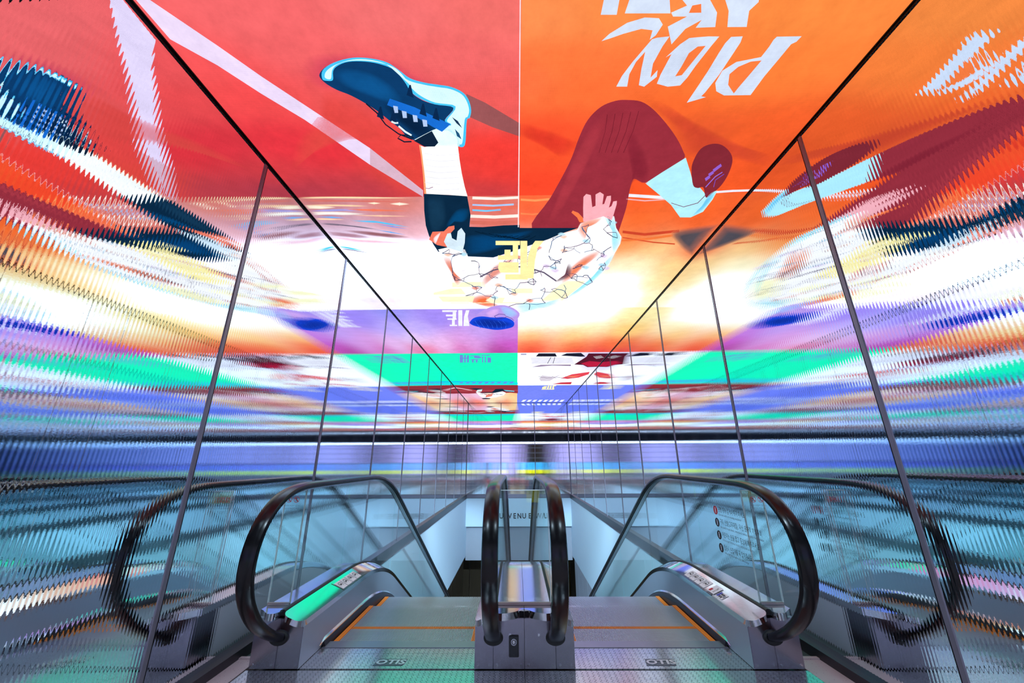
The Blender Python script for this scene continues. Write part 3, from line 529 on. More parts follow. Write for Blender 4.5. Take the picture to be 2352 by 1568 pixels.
(1,8,(40,96,140),0,[(-0.709,3.234),(-0.748,3.233),(-0.773,3.228),(-0.776,3.239),(-0.75,3.244),(-0.711,3.245)]),
(1,8,(110,84,116),0,[(-0.708,3.24),(-0.694,3.199),(-0.691,3.162),(-0.694,3.163),(-0.697,3.198),(-0.711,3.238)]),
(1,8,(46,52,92),0,[(0.424,3.46),(0.417,3.441),(0.415,3.424),(0.409,3.424),(0.411,3.444),(0.42,3.465)]),
(1,8,(40,96,140),0,[(0.422,3.459),(0.386,3.449),(0.359,3.447),(0.36,3.455),(0.387,3.456),(0.422,3.466)]),
(1,8,(40,44,70),0,[(0.102,3.697),(0.124,3.686),(0.176,3.671),(0.175,3.663),(0.122,3.677),(0.101,3.688)]),
(1,8,(46,52,92),0,[(0.1,3.696),(0.129,3.74),(0.149,3.798),(0.152,3.793),(0.132,3.734),(0.102,3.689)]),
(1,8,(110,84,116),0,[(0.102,3.699),(0.154,3.665),(0.218,3.637),(0.216,3.625),(0.152,3.653),(0.1,3.687)]),
(1,8,(46,52,92),0,[(0.432,3.151),(0.428,3.182),(0.425,3.217),(0.43,3.221),(0.434,3.186),(0.438,3.155)]),
(1,8,(46,52,92),0,[(0.599,3.509),(0.588,3.529),(0.599,3.557),(0.603,3.552),(0.594,3.533),(0.604,3.519)]),
(1,8,(40,44,70),0,[(0.603,3.519),(0.625,3.492),(0.661,3.501),(0.66,3.49),(0.622,3.482),(0.6,3.509)]),
(1,8,(110,84,116),0,[(0.598,3.51),(0.584,3.562),(0.563,3.569),(0.566,3.582),(0.59,3.574),(0.605,3.518)]),
(1,8,(46,52,92),0,[(-0.156,4.031),(-0.187,3.975),(-0.204,3.977),(-0.204,3.99),(-0.189,3.986),(-0.16,4.041)]),
(1,8,(40,96,140),0,[(-0.158,4.041),(-0.115,4.053),(-0.065,4.087),(-0.064,4.078),(-0.114,4.043),(-0.157,4.031)]),
(1,8,(40,96,140),0,[(-0.156,4.03),(-0.183,3.998),(-0.238,3.95),(-0.241,3.963),(-0.186,4.011),(-0.159,4.042)]),
(1,8,(110,84,116),0,[(0.783,3.781),(0.755,3.784),(0.708,3.758),(0.708,3.765),(0.756,3.791),(0.784,3.789)]),
(1,8,(110,84,116),0,[(-0.176,3.582),(-0.177,3.533),(-0.16,3.478),(-0.164,3.473),(-0.181,3.53),(-0.181,3.583)]),
(1,8,(40,96,140),0,[(-0.177,3.58),(-0.213,3.529),(-0.279,3.534),(-0.279,3.54),(-0.214,3.536),(-0.179,3.586)]),
(1,8,(40,44,70),0,[(0.72,3.187),(0.703,3.205),(0.696,3.208),(0.7,3.219),(0.707,3.215),(0.724,3.197)]),
(1,8,(46,52,92),0,[(0.722,3.189),(0.705,3.173),(0.692,3.116),(0.69,3.116),(0.702,3.175),(0.722,3.194)]),
(1,8,(110,84,116),0,[(0.722,3.195),(0.758,3.227),(0.803,3.27),(0.804,3.264),(0.758,3.221),(0.723,3.188)]),
(1,8,(40,44,70),0,[(0.614,3.703),(0.638,3.729),(0.642,3.752),(0.648,3.751),(0.641,3.721),(0.616,3.692)]),
(1,8,(110,84,116),0,[(0.613,3.693),(0.587,3.735),(0.577,3.794),(0.583,3.802),(0.593,3.744),(0.617,3.703)]),
(1,8,(40,96,140),0,[(0.697,3.209),(0.66,3.218),(0.633,3.24),(0.636,3.247),(0.663,3.226),(0.699,3.217)]),
(1,8,(40,96,140),0,[(0.7,3.214),(0.695,3.14),(0.693,3.117),(0.689,3.115),(0.691,3.138),(0.696,3.212)]),
(1,8,(40,44,70),0,[(0.421,4.129),(0.406,4.104),(0.384,4.074),(0.382,4.082),(0.405,4.113),(0.419,4.137)]),
(1,8,(40,96,140),0,[(0.423,4.139),(0.434,4.113),(0.459,4.083),(0.455,4.071),(0.429,4.101),(0.418,4.128)]),
(1,8,(40,44,70),0,[(0.419,4.128),(0.37,4.152),(0.308,4.144),(0.308,4.156),(0.371,4.163),(0.421,4.139)]),
(1,8,(110,84,116),0,[(-0.443,3.546),(-0.444,3.622),(-0.452,3.663),(-0.448,3.665),(-0.44,3.622),(-0.439,3.544)]),
(1,8,(110,84,116),0,[(-0.439,3.545),(-0.427,3.442),(-0.442,3.404),(-0.446,3.411),(-0.432,3.444),(-0.443,3.545)]),
(1,8,(110,84,116),0,[(-0.159,4.613),(-0.044,4.517),(0.05,4.512),(0.049,4.491),(-0.046,4.496),(-0.161,4.593)]),
(1,8,(40,96,140),0,[(0.596,3.255),(0.55,3.213),(0.524,3.174),(0.522,3.178),(0.549,3.218),(0.595,3.26)]),
(1,8,(110,84,116),0,[(0.823,3.331),(0.824,3.326),(0.805,3.266),(0.802,3.267),(0.82,3.327),(0.82,3.327)]),
(1,8,(40,96,140),0,[(0.819,3.325),(0.799,3.353),(0.787,3.403),(0.792,3.41),(0.803,3.36),(0.824,3.333)]),
(1,8,(40,96,140),0,[(0.759,2.695),(0.749,2.684),(0.73,2.674),(0.73,2.679),(0.748,2.69),(0.757,2.699)]),
(1,8,(40,96,140),0,[(0.756,2.695),(0.752,2.717),(0.784,2.754),(0.786,2.749),(0.756,2.715),(0.76,2.699)]),
(1,8,(110,84,116),0,[(0.756,2.697),(0.761,2.746),(0.783,2.796),(0.785,2.794),(0.764,2.745),(0.76,2.698)]),
(1,8,(40,44,70),0,[(0.862,2.912),(0.875,2.939),(0.898,3.002),(0.901,3),(0.878,2.938),(0.865,2.91)]),
(1,8,(110,84,116),0,[(0.863,2.907),(0.824,2.905),(0.779,2.91),(0.781,2.918),(0.826,2.913),(0.864,2.915)]),
(1,8,(110,84,116),0,[(0.298,3.045),(0.31,3.019),(0.3,2.989),(0.295,2.994),(0.304,3.016),(0.293,3.037)]),
(1,8,(40,96,140),0,[(0.292,3.04),(0.292,3.093),(0.289,3.163),(0.295,3.166),(0.298,3.095),(0.298,3.042)]),
(1,8,(40,44,70),0,[(0.737,2.86),(0.748,2.843),(0.757,2.817),(0.754,2.814),(0.745,2.839),(0.735,2.856)]),
(1,8,(40,44,70),0,[(0.735,2.86),(0.765,2.895),(0.779,2.916),(0.781,2.912),(0.767,2.891),(0.737,2.855)]),
(1,8,(46,52,92),0,[(0.343,4.476),(0.314,4.425),(0.283,4.323),(0.277,4.332),(0.309,4.437),(0.339,4.491)]),
(1,8,(40,96,140),0,[(0.34,4.476),(0.23,4.519),(0.131,4.499),(0.131,4.514),(0.231,4.535),(0.342,4.491)]),
(1,8,(40,44,70),0,[(0.189,3.862),(0.148,3.865),(0.088,3.872),(0.089,3.884),(0.148,3.877),(0.189,3.874)]),
(1,8,(40,96,140),0,[(0.796,3.978),(0.824,3.93),(0.845,3.901),(0.84,3.889),(0.819,3.919),(0.791,3.966)]),
(1,8,(110,84,116),0,[(0.794,3.966),(0.732,3.909),(0.653,3.855),(0.653,3.866),(0.732,3.921),(0.793,3.977)]),
(1,8,(40,96,140),0,[(0.64,2.994),(0.651,3.024),(0.647,3.076),(0.652,3.08),(0.656,3.026),(0.644,2.992)]),
(1,8,(46,52,92),0,[(0.64,2.99),(0.619,3.029),(0.598,3.077),(0.602,3.084),(0.623,3.036),(0.644,2.996)]),
(1,8,(40,96,140),0,[(-0.367,4.261),(-0.353,4.206),(-0.332,4.223),(-0.33,4.215),(-0.354,4.198),(-0.37,4.257)]),
(1,8,(46,52,92),0,[(-0.37,4.266),(-0.338,4.303),(-0.308,4.317),(-0.306,4.302),(-0.335,4.288),(-0.367,4.253)]),
(1,8,(110,84,116),0,[(0.861,3.523),(0.884,3.517),(0.908,3.51),(0.905,3.502),(0.882,3.509),(0.859,3.515)]),
(1,8,(40,44,70),0,[(0.857,3.515),(0.849,3.564),(0.845,3.585),(0.851,3.594),(0.856,3.572),(0.864,3.523)]),
(1,8,(46,52,92),0,[(-0.28,3.536),(-0.309,3.637),(-0.344,3.679),(-0.342,3.685),(-0.306,3.641),(-0.277,3.539)]),
(1,8,(40,96,140),0,[(-0.279,3.54),(-0.209,3.499),(-0.161,3.478),(-0.162,3.472),(-0.21,3.492),(-0.279,3.534)]),
(1,8,(40,44,70),0,[(-0.415,3.742),(-0.429,3.705),(-0.447,3.659),(-0.453,3.668),(-0.434,3.715),(-0.42,3.751)]),
(1,8,(110,84,116),0,[(-0.564,3.943),(-0.509,4.04),(-0.447,4.013),(-0.447,4.003),(-0.507,4.03),(-0.56,3.935)]),
(1,8,(46,52,92),0,[(-0.673,4.242),(-0.642,4.239),(-0.586,4.226),(-0.585,4.217),(-0.641,4.23),(-0.672,4.233)]),
(1,8,(40,44,70),0,[(-0.673,4.245),(-0.619,4.211),(-0.524,4.147),(-0.525,4.133),(-0.619,4.196),(-0.673,4.23)]),
(1,8,(110,84,116),0,[(0.386,3.577),(0.348,3.539),(0.321,3.517),(0.319,3.526),(0.346,3.549),(0.384,3.587)]),
(1,8,(46,52,92),0,[(0.388,3.582),(0.379,3.504),(0.362,3.449),(0.357,3.453),(0.374,3.506),(0.382,3.582)]),
(1,8,(40,44,70),0,[(0.05,4.508),(0.079,4.501),(0.131,4.513),(0.131,4.5),(0.079,4.488),(0.049,4.495)]),
(1,8,(40,44,70),0,[(0.051,4.509),(0.108,4.423),(0.145,4.374),(0.141,4.359),(0.105,4.408),(0.047,4.494)]),
(1,8,(46,52,92),0,[(-0.774,3.238),(-0.74,3.213),(-0.692,3.167),(-0.693,3.159),(-0.741,3.204),(-0.775,3.229)]),
(1,8,(110,84,116),0,[(0.002,3.906),(0.063,3.896),(0.09,3.886),(0.088,3.871),(0.062,3.88),(0.001,3.891)]),
(1,8,(40,96,140),0,[(-0.001,3.896),(-0.029,4.01),(-0.066,4.078),(-0.063,4.087),(-0.025,4.017),(0.004,3.901)]),
(1,8,(46,52,92),0,[(-0.263,4.105),(-0.29,4.083),(-0.279,4.036),(-0.283,4.033),(-0.294,4.088),(-0.265,4.115)]),
(1,8,(110,84,116),0,[(-0.265,4.103),(-0.299,4.14),(-0.333,4.213),(-0.329,4.225),(-0.295,4.154),(-0.262,4.118)]),
(1,8,(46,52,92),0,[(-0.097,3.324),(-0.074,3.317),(-0.032,3.35),(-0.029,3.339),(-0.072,3.305),(-0.098,3.313)]),
(1,8,(46,52,92),0,[(-0.1,3.319),(-0.098,3.377),(-0.124,3.425),(-0.121,3.433),(-0.093,3.381),(-0.095,3.318)]),
(1,8,(40,44,70),0,[(-0.098,3.315),(-0.149,3.372),(-0.168,3.398),(-0.166,3.403),(-0.148,3.377),(-0.097,3.321)]),
(1,8,(40,96,140),0,[(0.283,4.331),(0.298,4.253),(0.311,4.153),(0.305,4.147),(0.293,4.247),(0.277,4.323)]),
(1,8,(40,96,140),0,[(0.844,3.889),(0.809,3.837),(0.786,3.782),(0.781,3.788),(0.805,3.847),(0.841,3.901)]),
(1,8,(110,84,116),0,[(0.844,3.892),(0.801,3.796),(0.745,3.721),(0.743,3.729),(0.798,3.803),(0.84,3.898)]),
(1,8,(40,44,70),0,[(0.908,3.565),(0.897,3.61),(0.901,3.626),(0.905,3.625),(0.902,3.615),(0.913,3.571)]),
(1,8,(110,84,116),0,[(0.912,3.569),(0.908,3.521),(0.909,3.507),(0.905,3.504),(0.904,3.519),(0.908,3.567)]),
(1,8,(40,44,70),0,[(0.251,4.101),(0.278,4.118),(0.307,4.154),(0.309,4.146),(0.279,4.11),(0.251,4.093)]),
(1,8,(40,96,140),0,[(0.252,4.104),(0.283,4.081),(0.299,4.042),(0.294,4.031),(0.28,4.068),(0.25,4.09)]),
(1,8,(40,96,140),0,[(0.143,4.371),(0.206,4.342),(0.28,4.332),(0.279,4.322),(0.205,4.332),(0.142,4.361)]),
(1,8,(40,96,140),0,[(-0.204,3.978),(-0.224,3.977),(-0.238,3.952),(-0.241,3.961),(-0.226,3.987),(-0.205,3.989)]),
(1,8,(40,96,140),0,[(-0.345,3.684),(-0.339,3.733),(-0.318,3.783),(-0.314,3.776),(-0.335,3.727),(-0.341,3.681)]),
(1,8,(40,44,70),0,[(0.566,3.58),(0.578,3.566),(0.602,3.559),(0.6,3.549),(0.575,3.556),(0.563,3.571)]),
(1,8,(46,52,92),0,[(-0.279,4.037),(-0.264,3.978),(-0.239,3.962),(-0.24,3.951),(-0.266,3.97),(-0.284,4.032)]),
(1,8,(46,52,92),0,[(0.658,3.489),(0.614,3.529),(0.598,3.548),(0.603,3.56),(0.619,3.541),(0.662,3.501)]),
(1,8,(46,52,92),0,[(0.729,2.677),(0.753,2.731),(0.784,2.754),(0.785,2.749),(0.755,2.727),(0.732,2.676)]),
(1,8,(110,84,116),0,[(-0.031,3.35),(0.008,3.373),(0.029,3.412),(0.033,3.403),(0.011,3.362),(-0.03,3.338)]),
(1,8,(40,44,70),0,[(0.106,3.524),(0.145,3.568),(0.172,3.67),(0.178,3.664),(0.15,3.559),(0.109,3.512)]),
(1,8,(40,96,140),0,[(-0.646,3.845),(-0.606,3.902),(-0.563,3.944),(-0.56,3.933),(-0.602,3.891),(-0.642,3.835)]),
(1,8,(110,84,116),0,[(-0.034,3.489),(0.002,3.444),(0.032,3.411),(0.03,3.404),(-0,3.437),(-0.036,3.482)]),
(1,8,(40,96,140),0,[(-0.033,3.486),(-0.023,3.427),(-0.029,3.344),(-0.032,3.344),(-0.026,3.427),(-0.036,3.484)]),
(1,8,(46,52,92),0,[(0.53,3.13),(0.517,3.129),(0.521,3.175),(0.525,3.176),(0.52,3.132),(0.53,3.137)]),
(1,8,(110,84,116),0,[(0.532,3.138),(0.565,3.118),(0.602,3.085),(0.598,3.076),(0.561,3.109),(0.528,3.128)]),
(1,8,(110,84,116),0,[(0.529,3.129),(0.482,3.146),(0.434,3.149),(0.435,3.158),(0.484,3.154),(0.531,3.138)]),
(1,8,(110,84,116),0,[(0.215,3.633),(0.234,3.696),(0.243,3.742),(0.248,3.74),(0.239,3.692),(0.219,3.629)]),
(1,8,(46,52,92),0,[(0.876,3.145),(0.849,3.181),(0.826,3.224),(0.831,3.234),(0.854,3.19),(0.881,3.154)]),
(1,8,(46,52,92),0,[(0.877,3.147),(0.842,3.194),(0.802,3.264),(0.805,3.269),(0.845,3.199),(0.88,3.152)]),
(1,8,(40,96,140),0,[(0.299,2.995),(0.342,2.972),(0.379,2.954),(0.377,2.947),(0.34,2.965),(0.297,2.988)]),
(1,8,(110,84,116),0,[(0.757,2.817),(0.77,2.773),(0.786,2.754),(0.783,2.75),(0.767,2.77),(0.754,2.814)]),
(1,8,(110,84,116),0,[(0.294,4.039),(0.302,4.076),(0.304,4.149),(0.312,4.151),(0.309,4.075),(0.3,4.034)]),
(1,8,(110,84,116),0,[(-0.448,4.004),(-0.493,4.068),(-0.526,4.136),(-0.523,4.144),(-0.49,4.077),(-0.446,4.013)]),
(1,8,(110,84,116),0,[(0.689,3.534),(0.625,3.519),(0.601,3.509),(0.602,3.519),(0.626,3.529),(0.69,3.544)]),
(1,8,(40,96,140),0,[(0.783,2.749),(0.773,2.764),(0.782,2.795),(0.786,2.795),(0.778,2.767),(0.787,2.755)]),
(1,8,(46,52,92),0,[(-0.577,3.242),(-0.621,3.255),(-0.685,3.294),(-0.684,3.305),(-0.621,3.266),(-0.578,3.252)]),
(1,8,(46,52,92),0,[(-0.123,4.205),(-0.138,4.12),(-0.156,4.034),(-0.16,4.038),(-0.142,4.124),(-0.127,4.209)]),
(1,8,(40,44,70),0,[(-0.331,4.584),(-0.321,4.45),(-0.303,4.311),(-0.311,4.308),(-0.329,4.448),(-0.34,4.583)]),
(1,8,(46,52,92),0,[(-0.451,3.669),(-0.387,3.686),(-0.343,3.688),(-0.342,3.677),(-0.386,3.675),(-0.449,3.658)]),
(1,8,(40,96,140),0,[(-0.465,4.173),(-0.494,4.144),(-0.523,4.132),(-0.526,4.147),(-0.497,4.159),(-0.468,4.188)]),
(1,8,(40,96,140),0,[(-0.468,4.185),(-0.43,4.25),(-0.369,4.266),(-0.368,4.253),(-0.427,4.238),(-0.465,4.175)]),
(1,8,(110,84,116),0,[(0.248,3.517),(0.242,3.578),(0.215,3.626),(0.219,3.636),(0.247,3.585),(0.253,3.521)]),
(1,8,(40,96,140),0,[(0.373,3.408),(0.39,3.41),(0.411,3.429),(0.413,3.419),(0.391,3.399),(0.372,3.396)]),
(1,8,(40,44,70),0,[(0.827,3.228),(0.825,3.297),(0.82,3.327),(0.823,3.331),(0.828,3.3),(0.83,3.23)]),
(1,8,(40,96,140),0,[(0.376,2.947),(0.336,2.974),(0.294,3.037),(0.297,3.044),(0.339,2.982),(0.379,2.955)]),
(1,8,(40,44,70),0,[(0.509,3.683),(0.559,3.75),(0.578,3.8),(0.581,3.795),(0.561,3.743),(0.511,3.675)]),
(1,8,(110,84,116),0,[(0.511,3.685),(0.553,3.683),(0.615,3.703),(0.615,3.692),(0.552,3.672),(0.509,3.673)]),
(1,8,(110,84,116),0,[(0.424,3.357),(0.391,3.389),(0.372,3.397),(0.374,3.407),(0.394,3.399),(0.427,3.366)]),
(1,8,(46,52,92),0,[(0.178,3.181),(0.151,3.163),(0.114,3.178),(0.115,3.184),(0.152,3.169),(0.177,3.186)]),
(1,8,(110,84,116),0,[(0.176,3.181),(0.153,3.231),(0.118,3.276),(0.121,3.283),(0.156,3.237),(0.179,3.186)]),
(1,8,(110,84,116),0,[(-0.168,3.406),(-0.149,3.415),(-0.124,3.435),(-0.121,3.423),(-0.147,3.404),(-0.166,3.395)]),
(1,8,(40,96,140),0,[(-0.521,3.971),(-0.552,3.975),(-0.558,3.934),(-0.566,3.943),(-0.557,3.991),(-0.522,3.988)]),
(1,8,(40,96,140),0,[(-0.522,3.988),(-0.483,3.983),(-0.449,4.016),(-0.445,4.001),(-0.481,3.967),(-0.521,3.972)]),
(1,8,(46,52,92),0,[(-0.524,3.981),(-0.521,4.056),(-0.526,4.14),(-0.522,4.139),(-0.517,4.054),(-0.52,3.978)]),
(1,8,(40,44,70),0,[(0.906,3.627),(0.904,3.601),(0.862,3.516),(0.858,3.522),(0.899,3.605),(0.9,3.623)]),
(1,8,(110,84,116),0,[(0.117,3.28),(0.119,3.304),(0.107,3.356),(0.112,3.361),(0.124,3.308),(0.122,3.279)]),
(1,8,(110,84,116),0,[(0.783,2.791),(0.772,2.795),(0.754,2.811),(0.758,2.819),(0.775,2.803),(0.786,2.799)]),
(1,8,(110,84,116),0,[(0.418,3.255),(0.427,3.225),(0.429,3.224),(0.426,3.214),(0.422,3.218),(0.413,3.248)]),
(1,8,(40,96,140),0,[(-0.727,3.527),(-0.734,3.629),(-0.751,3.689),(-0.747,3.691),(-0.73,3.629),(-0.723,3.526)]),
(1,8,(40,96,140),0,[(-0.723,3.526),(-0.716,3.409),(-0.683,3.3),(-0.686,3.298),(-0.72,3.409),(-0.727,3.527)]),
(1,8,(40,44,70),0,[(-0.728,3.527),(-0.744,3.669),(-0.744,3.823),(-0.737,3.819),(-0.738,3.667),(-0.722,3.526)]),
(1,8,(110,84,116),0,[(0.457,4.071),(0.424,4.042),(0.381,4.072),(0.384,4.084),(0.425,4.055),(0.456,4.083)]),
(1,8,(46,52,92),0,[(0.316,3.39),(0.342,3.393),(0.373,3.407),(0.373,3.397),(0.341,3.383),(0.315,3.38)]),
(1,8,(40,96,140),0,[(0.745,3.731),(0.756,3.729),(0.781,3.788),(0.785,3.782),(0.759,3.72),(0.743,3.719)]),
(1,8,(40,44,70),0,[(0.176,3.671),(0.194,3.655),(0.218,3.635),(0.216,3.627),(0.192,3.647),(0.174,3.663)]),
(1,8,(46,52,92),0,[(0.414,3.426),(0.419,3.384),(0.427,3.365),(0.423,3.358),(0.414,3.378),(0.409,3.422)]),
(1,8,(40,96,140),0,[(0.419,3.122),(0.42,3.152),(0.435,3.157),(0.435,3.149),(0.423,3.148),(0.424,3.124)]),
(1,8,(46,52,92),0,[(0.419,3.122),(0.424,3.176),(0.425,3.218),(0.43,3.22),(0.429,3.177),(0.425,3.123)]),
(1,8,(40,96,140),0,[(0.045,3.273),(0.087,3.278),(0.119,3.283),(0.119,3.275),(0.087,3.27),(0.045,3.265)]),
(1,8,(110,84,116),0,[(0.043,3.272),(0.073,3.33),(0.108,3.362),(0.11,3.355),(0.075,3.324),(0.046,3.267)]),
(1,8,(110,84,116),0,[(-0.525,4.132),(-0.552,4.15),(-0.587,4.216),(-0.584,4.227),(-0.55,4.163),(-0.524,4.147)]),
(1,8,(40,44,70),0,[(-0.741,3.828),(-0.68,3.817),(-0.646,3.847),(-0.642,3.834),(-0.678,3.804),(-0.74,3.815)]),
(1,8,(46,52,92),0,[(-0.737,3.821),(-0.724,3.731),(-0.746,3.684),(-0.752,3.695),(-0.732,3.737),(-0.744,3.821)]),
(1,8,(46,52,92),0,[(-0.741,3.825),(-0.666,3.804),(-0.569,3.708),(-0.57,3.701),(-0.666,3.796),(-0.74,3.817)]),
(1,8,(110,84,116),0,[(0.539,2.826),(0.574,2.817),(0.598,2.793),(0.593,2.785),(0.57,2.807),(0.537,2.817)]),
(1,8,(40,96,140),0,[(0.536,2.822),(0.551,2.868),(0.587,2.918),(0.589,2.912),(0.555,2.864),(0.54,2.82)]),
(1,8,(40,96,140),0,[(0.536,2.824),(0.584,2.914),(0.64,2.996),(0.643,2.99),(0.588,2.909),(0.54,2.819)]),
(1,8,(40,96,140),0,[(0.112,3.18),(0.112,3.225),(0.117,3.28),(0.121,3.279),(0.116,3.225),(0.116,3.181)]),
(1,8,(40,96,140),0,[(0.113,3.178),(0.085,3.22),(0.044,3.265),(0.046,3.273),(0.088,3.227),(0.116,3.184)]),
(1,8,(46,52,92),0,[(0.362,3.455),(0.37,3.426),(0.376,3.406),(0.37,3.398),(0.364,3.419),(0.356,3.447)]),
(1,8,(40,44,70),0,[(0.361,3.457),(0.382,3.443),(0.413,3.43),(0.411,3.418),(0.379,3.43),(0.358,3.445)]),
(1,8,(110,84,116),0,[(0.534,4.325),(0.579,4.348),(0.611,4.33),(0.606,4.311),(0.576,4.329),(0.534,4.307)]),
(1,8,(40,96,140),0,[(0.537,4.321),(0.562,4.213),(0.557,4.137),(0.551,4.135),(0.556,4.206),(0.531,4.312)]),
(1,8,(40,44,70),0,[(0.536,4.311),(0.483,4.217),(0.422,4.128),(0.419,4.139),(0.48,4.228),(0.533,4.322)]),
(1,8,(46,52,92),0,[(0.283,3.303),(0.302,3.354),(0.313,3.388),(0.318,3.383),(0.307,3.348),(0.287,3.297)]),
(1,8,(40,96,140),0,[(0.284,3.303),(0.333,3.376),(0.372,3.406),(0.373,3.399),(0.335,3.37),(0.286,3.298)]),
(1,8,(110,84,116),0,[(-0.751,3.694),(-0.696,3.801),(-0.646,3.846),(-0.642,3.835),(-0.691,3.79),(-0.747,3.685)]),
(1,8,(40,96,140),0,[(0.429,3.224),(0.439,3.221),(0.465,3.227),(0.464,3.217),(0.438,3.211),(0.426,3.214)]),
(1,8,(40,44,70),0,[(0.464,3.218),(0.434,3.231),(0.414,3.248),(0.416,3.255),(0.436,3.237),(0.466,3.225)]),
(1,8,(40,44,70),0,[(0.654,3.855),(0.618,3.797),(0.579,3.791),(0.58,3.805),(0.618,3.809),(0.651,3.865)]),
(1,8,(40,96,140),0,[(0.656,3.861),(0.647,3.793),(0.648,3.754),(0.642,3.749),(0.641,3.79),(0.65,3.86)]),
(1,8,(40,96,140),0,[(0.517,3.962),(0.553,4.061),(0.551,4.133),(0.558,4.138),(0.56,4.058),(0.522,3.955)]),
(1,8,(40,44,70),0,[(0.109,3.353),(0.069,3.354),(0.029,3.403),(0.033,3.412),(0.071,3.364),(0.109,3.364)]),
(1,8,(40,44,70),0,[(0.594,2.788),(0.589,2.851),(0.586,2.914),(0.59,2.916),(0.593,2.853),(0.597,2.79)]),
(1,8,(110,84,116),0,[(0.521,3.173),(0.496,3.204),(0.464,3.218),(0.466,3.225),(0.498,3.21),(0.524,3.179)]),
(1,8,(46,52,92),0,[(0.522,3.173),(0.475,3.169),(0.435,3.15),(0.435,3.156),(0.475,3.175),(0.523,3.179)]),
(1,8,(40,44,70),0,[(0.32,3.517),(0.281,3.506),(0.25,3.514),(0.251,3.524),(0.282,3.516),(0.32,3.526)]),
(1,8,(40,96,140),0,[(0.322,3.527),(0.349,3.484),(0.362,3.455),(0.357,3.446),(0.344,3.475),(0.318,3.516)]),
(1,8,(110,84,116),0,[(0.029,3.412),(0.059,3.463),(0.089,3.475),(0.09,3.462),(0.061,3.452),(0.033,3.403)]),
(1,8,(40,44,70),0,[(0.582,3.803),(0.603,3.772),(0.647,3.758),(0.644,3.746),(0.6,3.76),(0.577,3.792)]),
(1,8,(40,44,70),0,[(0.899,2.996),(0.853,2.975),(0.781,2.91),(0.78,2.919),(0.852,2.984),(0.9,3.006)]),
(1,7,(250,200,176),2,[(0.035,3.415),(0.065,3.372),(0.12,3.408),(0.086,3.461)]),
(1,7,(180,226,246),2,[(-0.607,3.259),(-0.571,3.219),(-0.524,3.252),(-0.565,3.301)]),
(1,7,(236,150,130),2,[(0.133,3.152),(0.16,3.114),(0.212,3.146),(0.181,3.192)]),
(1,7,(180,226,246),2,[(0.066,3.513),(0.097,3.467),(0.154,3.505),(0.119,3.561)]),
(1,7,(250,200,176),2,[(0.388,3.208),(0.414,3.169),(0.469,3.201),(0.441,3.249)]),
(1,7,(180,226,246),2,[(0.578,3.045),(0.6,3.009),(0.654,3.039),(0.629,3.083)]),
(1,7,(180,226,246),2,[(0.825,3.502),(0.847,3.457),(0.91,3.495),(0.886,3.55)]),
(1,7,(180,226,246),2,[(0.764,2.765),(0.783,2.734),(0.834,2.76),(0.813,2.797)]),
(1,7,(236,150,130),2,[(-0.063,3.324),(-0.032,3.283),(0.02,3.318),(-0.014,3.368)]),
(1,7,(226,206,240),2,[(0.233,3.513),(0.262,3.467),(0.32,3.505),(0.288,3.561)]),
(1,7,(250,200,176),2,[(0.523,4.241),(0.554,4.178),(0.625,4.23),(0.591,4.307)]),
(1,7,(226,206,240),2,[(0.798,3.318),(0.82,3.277),(0.88,3.311),(0.856,3.361)]),
(1,7,(226,206,240),2,[(0.336,3.613),(0.365,3.566),(0.425,3.605),(0.393,3.664)]),
(1,7,(180,226,246),2,[(-0.366,4.308),(-0.324,4.243),(-0.261,4.297),(-0.309,4.376)]),
(1,7,(250,200,176),2,[(0.357,2.97),(0.381,2.936),(0.432,2.965),(0.405,3.006)]),
(1,7,(180,226,246),2,[(0.339,2.934),(0.363,2.901),(0.413,2.929),(0.386,2.97)]),
(1,7,(236,150,130),2,[(0.081,4.404),(0.118,4.337),(0.187,4.393),(0.146,4.475)]),
(1,7,(180,226,246),2,[(0.656,3.55),(0.681,3.504),(0.743,3.543),(0.716,3.599)]),
(1,7,(236,150,130),2,[(-0.578,4.022),(-0.535,3.964),(-0.478,4.012),(-0.527,4.082)]),
(1,7,(180,226,246),2,[(0.058,3.451),(0.088,3.407),(0.144,3.444),(0.11,3.498)]),
(1,7,(180,226,246),2,[(0.315,3.555),(0.344,3.509),(0.403,3.547),(0.371,3.604)]),
(1,7,(226,206,240),2,[(0.88,3.57),(0.902,3.523),(0.967,3.562),(0.942,3.619)]),
(1,7,(250,200,176),2,[(-0.119,4.195),(-0.081,4.134),(-0.017,4.185),(-0.06,4.26)]),
(1,7,(250,200,176),2,[(-0.764,3.261),(-0.726,3.221),(-0.68,3.255),(-0.723,3.304)]),
(1,7,(250,200,176),2,[(-0.295,3.954),(-0.256,3.898),(-0.197,3.944),(-0.241,4.012)]),
(1,8,(250,176,186),0,[(0.533,2.707),(0.507,2.567),(0.486,2.428),(0.502,2.395),(0.54,2.409),(0.579,2.554),(0.602,2.537),(0.575,2.403),(0.604,2.375),(0.639,2.404),(0.654,2.52),(0.667,2.516),(0.668,2.424),(0.698,2.418),(0.711,2.472),(0.716,2.563),(0.733,2.542),(0.733,2.486),(0.76,2.48),(0.769,2.522),(0.777,2.646),(0.779,2.732),(0.697,2.675),(0.574,2.739),(0.519,2.755),(0.477,2.687),(0.419,2.62),(0.426,2.595),(0.477,2.625),(0.526,2.691)]),
(1,9,(250,120,70),0,[(0.419,2.62),(0.426,2.595),(0.477,2.625),(0.526,2.691),(0.541,2.752),(0.506,2.751),(0.477,2.687)]),
(1,8,(240,120,96),0,[(-0.851,2.992),(-0.793,2.871),(-0.688,2.864),(-0.635,2.796),(-0.582,2.781),(-0.588,2.831),(-0.631,2.891),(-0.673,2.954),(-0.693,3.127),(-0.795,3.085)]),
